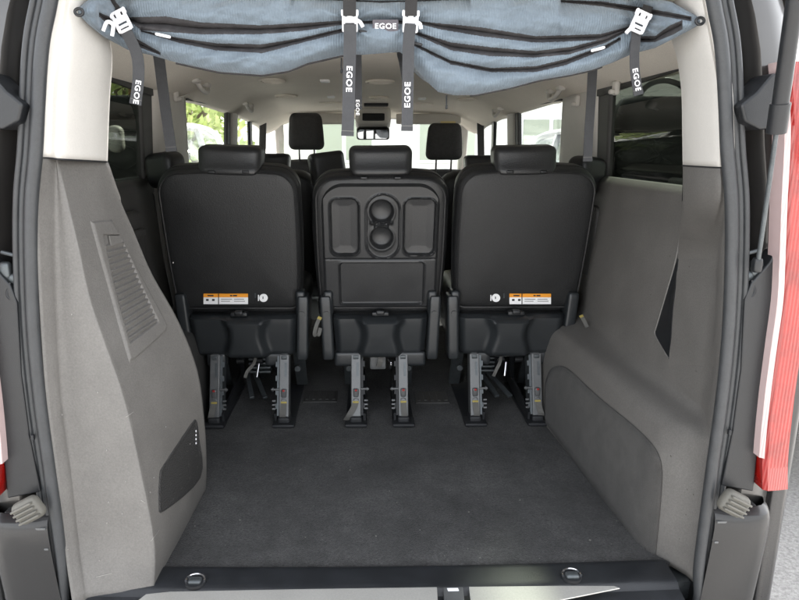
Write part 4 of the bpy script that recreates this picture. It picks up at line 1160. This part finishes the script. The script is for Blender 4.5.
# ================================================================== outside
def simple_car(name, label, cx, y0, col, L=4.2, H=1.5, W=1.75, flip=1):
    """car body facing +Y (flip 1): side profile lofted across the width"""
    root = thing(name, (cx, y0+L/2, 0), label, 'car', 'cars parked around the van')
    pt_ = mat(name+'_paint', col, .3, .1, coat=1, var=(30, .05))
    prof = [(0, .35), (-.03, .6), (.02, .85), (.12, .95)]
    belt = [(.12, .95), (.5, .97), (1.5, .96), (2.6, .94), (3.1, .9), (3.7, .8), (4.1, .65), (4.2, .4)]
    k = L/4.2; hz = H/1.5
    def yy(v): return y0+v*k if flip > 0 else y0+L-v*k
    outline = [(0, .3), (0, .6), (.03, .9), (.15, .96), (1.0, .97), (2.2, .95), (3.1, .90), (3.75, .80), (4.12, .64), (4.2, .45), (4.18, .28)]
    rows = [[(cx+x*W/2*(1 if abs(x) < .9 else (1-.06*(z-.3))), yy(v), z*hz) for x in (-1, -.96, -.5, 0, .5, .96, 1)] for v, z in outline]
    mb = MB().grid(rows)
    for s in (-1, 1):
        mb.prism([(cx+s*W/2*(1-.04*(z-.3)), yy(v), z*hz) for v, z in outline], (-s*.06, 0, 0))
    body = part(mb, 'body', pt_, root, bevel=.02)
    roof = [(.35, 1.30), (.6, 1.44), (1.2, 1.5), (1.9, 1.49), (2.3, 1.44)]
    part(MB().grid([[(cx+x*W/2*.78, yy(v), z*hz - .03*x*x) for x in (-1, -.8, -.4, 0, .4, .8, 1)] for v, z in roof]), 'roof', pt_, root, solid=.03, ref=(cx, y0+L/2, 9))
    blk = M['black']
    mb = MB()
    for s in (-1, 1):
        for (v0, z0, v1, z1) in ((.12, .95, .4, 1.32), (1.55, .95, 1.5, 1.48), (3.0, .9, 2.25, 1.45)):
            mb.bar((cx+s*W/2*.95, yy(v0), z0*hz), (cx+s*W/2*.78, yy(v1), z1*hz), .05, .06)
        P = [(cx+s*W/2*.79, yy(v), z*hz-.02) for v, z in roof]; mb.tube(catmull(P, 4), .028, 8)
    part(mb, 'pillars', pt_, root)
    mb = MB()
    for s in (-1, 1):
        mb.add([(cx+s*W/2*.94, yy(.2), .95*hz), (cx+s*W/2*.94, yy(2.95), .92*hz), (cx+s*W/2*.78, yy(2.25), 1.43*hz), (cx+s*W/2*.78, yy(.5), 1.4*hz)], [(0, 1, 2, 3)])
    mb.add([(cx-W/2*.9, yy(3.05), .9*hz), (cx+W/2*.9, yy(3.05), .9*hz), (cx+W/2*.76, yy(2.28), 1.44*hz), (cx-W/2*.76, yy(2.28), 1.44*hz)], [(0, 1, 2, 3)])
    mb.add([(cx-W/2*.9, yy(.13), .95*hz), (cx+W/2*.9, yy(.13), .95*hz), (cx+W/2*.76, yy(.4), 1.34*hz), (cx-W/2*.76, yy(.4), 1.34*hz)], [(0, 1, 2, 3)])
    part(mb, 'window', M['clear'], root, solid=.004, recalc=False)
    for s in (-1, 1):
        for v in (.75, 3.4):
            c = Vector((cx+s*(W/2-.08), yy(v), .32))
            w = part(MB().cyl(c-Vector((.1, 0, 0)), c+Vector((.1, 0, 0)), .32, 32), 'wheel', M['rubberd'], root, bevel=.02)
            part(MB().cyl(c+Vector((s*.09, 0, 0)), c+Vector((s*.106, 0, 0)), .2, 20), 'rim', M['steel'], w)
        part(MB().rbox((cx+s*W/2*.7, yy(4.12), .62*hz), (.32, .1, .14), .04, 4), 'headlight', M['lensclear'], root)
        part(MB().rbox((cx+s*W/2*.78, yy(.02), .75*hz), (.22, .08, .2), .03, 4), 'tail_light', M['lensred'], root)
        part(MB().rbox((cx+s*(W/2+.06), yy(2.75), 1.0*hz), (.16, .1, .12), .04, 4), 'door_mirror', pt_, root)
    for s in (-1, 1):
        part(MB().rbox((cx+s*.38, yy(1.9), .85*hz), (.5, .16, .65*hz), .06, 4).rbox((cx+s*.38, yy(1.8), 1.26*hz), (.26, .1, .17), .04, 4), 'seat', M['frontcloth'], root)
    part(MB().rbox((cx, yy(2.85), .85*hz), (W*.84, .45, .25), .06, 4), 'dashboard', M['dgrey'], root)
    c = Vector((cx-.38, yy(2.5), .95*hz)); part(MB().tube([c+Vector((.18*math.cos(t), .07*math.sin(t), .17*math.sin(t))) for t in [2*math.pi*i/24 for i in range(24)]], .014, 8, True), 'steering_wheel', M['black'], root)
    return root
simple_car('parked_car', 'silver hatchback parked beyond the sliding door window on the passenger side', 2.38, 4.3, (.55, .56, .58), L=4.6, H=1.72)
simple_car('parked_car', 'white hatchback parked by trees beyond the sliding door window on the driver side', -2.5, 5.3, (.7, .7, .7), L=4.6, H=1.8)
# tall vehicle beside the right quarter window: cab seen through its open window
tv = thing('parked_minibus', (2.2, 3.9, 0), 'tall minibus whose dark dashboard and steering wheel show through the tinted quarter window', 'minibus')
pt_ = mat('minibus_paint', (.5, .5, .48), .35, coat=.5)
mb = MB().box((1.5, 3.9, .95), (.06, 2.6, .95)).box((3.3, 3.9, .95), (.06, 2.6, .95)).box((2.4, 5.15, .8), (1.74, .1, .9)).box((2.4, 2.63, 1.0), (1.74, .06, 1.1)).box((2.4, 3.9, .47), (1.74, 2.4, .06))
part(mb, 'body', pt_, tv, bevel=.015)
part(MB().box((2.4, 3.65, 2.42), (1.8, 2.1, .08)), 'roof', pt_, tv, bevel=.03)
mb = MB()
for x in (1.52, 3.28):
    mb.bar((x, 5.1, 1.4), (x, 4.5, 2.4), .05, .07); mb.bar((x, 2.66, 1.4), (x, 2.66, 2.4), .05, .07)
part(mb, 'pillar', pt_, tv, bevel=.01)
mb = MB().rbox((2.4, 4.75, 1.62), (1.7, .6, .34), .12, 5).rbox((2.1, 4.55, 1.77), (.5, .35, .12), .05, 4)
db = part(mb, 'dashboard', M['dgrey'], tv)
part(MB().rbox(at(627, 131, 4.40), (.16, .03, .12), .02, 3).rbox(at(612, 118, 4.40), (.12, .03, .03), .01, 3), 'centre_console', M['steel'], db)
c = at(667, 108, 4.3); mb = MB().tube([c+Vector((.19*math.cos(t), .09*math.sin(t), .18*math.sin(t))) for t in [2*math.pi*i/36 for i in range(36)]], .02, 10, True)
mb.rbox(c, (.34, .05, .07), .03, 4)
part(mb, 'steering_wheel', M['dsteel'], tv)
for (px, Y) in ((612, 3.95), (655, 3.3)):
    c = at(px, 150, Y); mb = MB().rbox(c+Vector((0, 0, -.1)), (.46, .16, .72), .07, 5, Matrix.Rotation(R(8), 3, 'X'))
    part(mb, 'seat', M['leather'], tv)
mb = MB()
for (px, py, w, h) in ((0, 0, 0, 0),): pass
for s_ in range(4):
    c = Vector((1.5 if s_ % 2 else 3.3, 3.05 if s_ < 2 else 4.7, .34)); w = part(MB().cyl(c-Vector((.1, 0, 0)), c+Vector((.1, 0, 0)), .34, 28), 'wheel', M['rubberd'], tv)
# vehicle beside the left quarter window
lv = thing('parked_van', (-2.3, 3.6, 0), 'van with black seats and tan door trim, seen through tinted quarter window', 'van')
mb = MB().box((-1.55, 3.6, .93), (.06, 3.2, .95)).box((-3.2, 3.6, .93), (.06, 3.2, .95)).box((-2.38, 5.15, .8), (1.6, .08, .8)).box((-2.38, 2.03, .93), (1.6, .06, .95)).box((-2.38, 3.6, .45), (1.6, 3.1, .06))
part(mb, 'body', pt_, lv, bevel=.015)
part(MB().box((-2.38, 3.5, 2.3), (1.7, 3.0, .08)), 'roof', pt_, lv, bevel=.03)
mb = MB()
for x in (-1.56, -3.18):
    mb.bar((x, 5.1, 1.4), (x, 4.6, 2.28), .05, .07); mb.bar((x, 2.05, 1.4), (x, 2.05, 2.28), .05, .07)
part(mb, 'pillar', pt_, lv, bevel=.01)
mb = MB()
c = at(131, 140, 3.4); mb.rbox(c+Vector((0, 0, -.05)), (.46, .16, .42), .07, 5).rbox(at(130, 108, 3.35), (.3, .12, .12), .04, 4)
part(mb, 'seat', M['leather'], lv)
c = at(116, 139, 3.0); part(MB().rbox(c, (.07, .07, .12), .03, 4), 'armrest_cap', M['beige'], lv)
part(MB().box(at(152, 105, 4.3), (.28, .06, .5)), 'door_card', M['tan'], lv, bevel=.02)
part(MB().rbox(at(158, 98, 4.0), (.12, .1, .22), .03, 3), 'belt_reel', M['black'], lv)
for s_ in range(4):
    c = Vector((-1.55 if s_ % 2 else -3.2, 2.6 if s_ < 2 else 4.6, .34)); part(MB().cyl(c-Vector((.1, 0, 0)), c+Vector((.1, 0, 0)), .34, 28), 'wheel', M['rubberd'], lv)
# pale building ahead with windows
bd = thing('building', (0, 16, 0), 'long pale building with square windows ahead of the windscreen', 'building')
wl = mat('pale_render', (.84, .83, .80), .85, bump=('noise', 40, .3, .01), var=(2, .06))
part(MB().box((4.6, 17, 2.2), (13.2, 2, 4.4)), 'wall', wl, bd)
for k in range(5):
    x = -.6+2.5*k
    w = part(MB().box((x, 15.97, 1.75), (1.5, .1, 1.1)), 'window', M['white'], bd, bevel=.02)
    part(MB().box((x-.36, 15.91, 1.75), (.62, .03, .95)).box((x+.36, 15.91, 1.75), (.62, .03, .95)), 'pane', mat('pane_painted_reflection', (.38, .42, .34), .2), w)  # pale green tone paints a reflection into the panes
part(MB().prism([(-2.2, 15.6, 4.4), (-2.2, 18.4, 4.4), (-2.2, 17, 5.6)], (13.6, 0, 0)), 'roof', mat('clay_roof', (.3, .14, .09), .8, var=(6, .2)), bd)
# trees
leafm = [mat('leaf_%s' % n_, c_, .7, var=(3, .35), spec=.3) for n_, c_ in (('bright', (.46, .53, .2)), ('mid', (.3, .38, .12)))]
bark = mat('bark', (.12, .09, .06), .9, bump=('noise', 30, .6, .02))
def tree(x, y, h, label, seed):
    rnd = random.Random(seed); root = thing('tree', (x, y, 0), label, 'tree', 'trees around the car park')
    mb = MB().tube(catmull([(x, y, 0), (x+.1, y, h*.3), (x-.05, y+.1, h*.7)], 4), lambda t: .16*(1-t*.7), 10)
    cl = []
    for k in range(9):
        a = rnd.random()*6.28; r_ = rnd.uniform(.5, h*.3); z = h*rnd.uniform(.35, .95)
        c = Vector((x+r_*math.cos(a), y+r_*math.sin(a), z)); cl.append(c)
        mb.tube([(x, y, z*.6), c], lambda t: .06*(1-t*.8), 6)
    part(mb, 'trunk', bark, root)
    mb = MB()
    for c in cl:
        rad = rnd.uniform(.6, 1.1)
        for q in range(230):
            d = Vector((rnd.gauss(0, 1), rnd.gauss(0, 1), rnd.gauss(0, 1))).normalized()*rad*rnd.random()**.4
            p = c+d; u = Vector((rnd.gauss(0, 1), rnd.gauss(0, 1), rnd.gauss(0, 1))).normalized(); v = u.orthogonal().normalized(); s_ = rnd.uniform(.07, .15)
            mb.add([p-u*s_, p+v*s_*.5, p+u*s_, p-v*s_*.5], [(0, 1, 2, 3)], rnd.random() < .4)
    part(mb, 'crown', leafm, root, smooth=0, recalc=False)
tree(-3.2, 11.5, 5, 'leafy tree seen through the sliding door window on the driver side', 1)
tree(-5.5, 15, 6.5, 'taller leafy tree further off, beyond the white hatchback', 2)

# ================================================================== light
w = bpy.data.worlds.new('World'); sc.world = w; w.use_nodes = True
nt = w.node_tree; bg = nt.nodes['Background']
sk = nt.nodes.new('ShaderNodeTexSky'); sk.sky_type = 'NISHITA'; sk.sun_disc = False
EL, AZ = R(44), R(32)      # azimuth clockwise from +Y
sk.sun_elevation = EL; sk.sun_rotation = AZ; sk.dust_density = 3.0; sk.air_density = 1.0
hs = nt.nodes.new('ShaderNodeHueSaturation'); hs.inputs['Saturation'].default_value = .2
nt.links.new(sk.outputs[0], hs.inputs['Color']); nt.links.new(hs.outputs[0], bg.inputs[0]); bg.inputs[1].default_value = .15
sd = bpy.data.lights.new('sun', 'SUN'); sd.energy = 3.8; sd.angle = R(6); sd.color = (1, .965, .92)
so = bpy.data.objects.new('sun', sd); COL.objects.link(so)
dirv = Vector((math.sin(AZ)*math.cos(EL), math.cos(AZ)*math.cos(EL), math.sin(EL)))
so.rotation_euler = dirv.to_track_quat('Z', 'Y').to_euler()
vs = sc.view_settings; sc.display_settings.display_device = 'sRGB'
vs.view_transform = 'Standard'; vs.look = 'None'; vs.gamma = 1; vs.exposure = 2.68
sc.cycles.use_denoising = True
sc.cycles.max_bounces = 10; sc.cycles.diffuse_bounces = 6; sc.cycles.transparent_max_bounces = 24
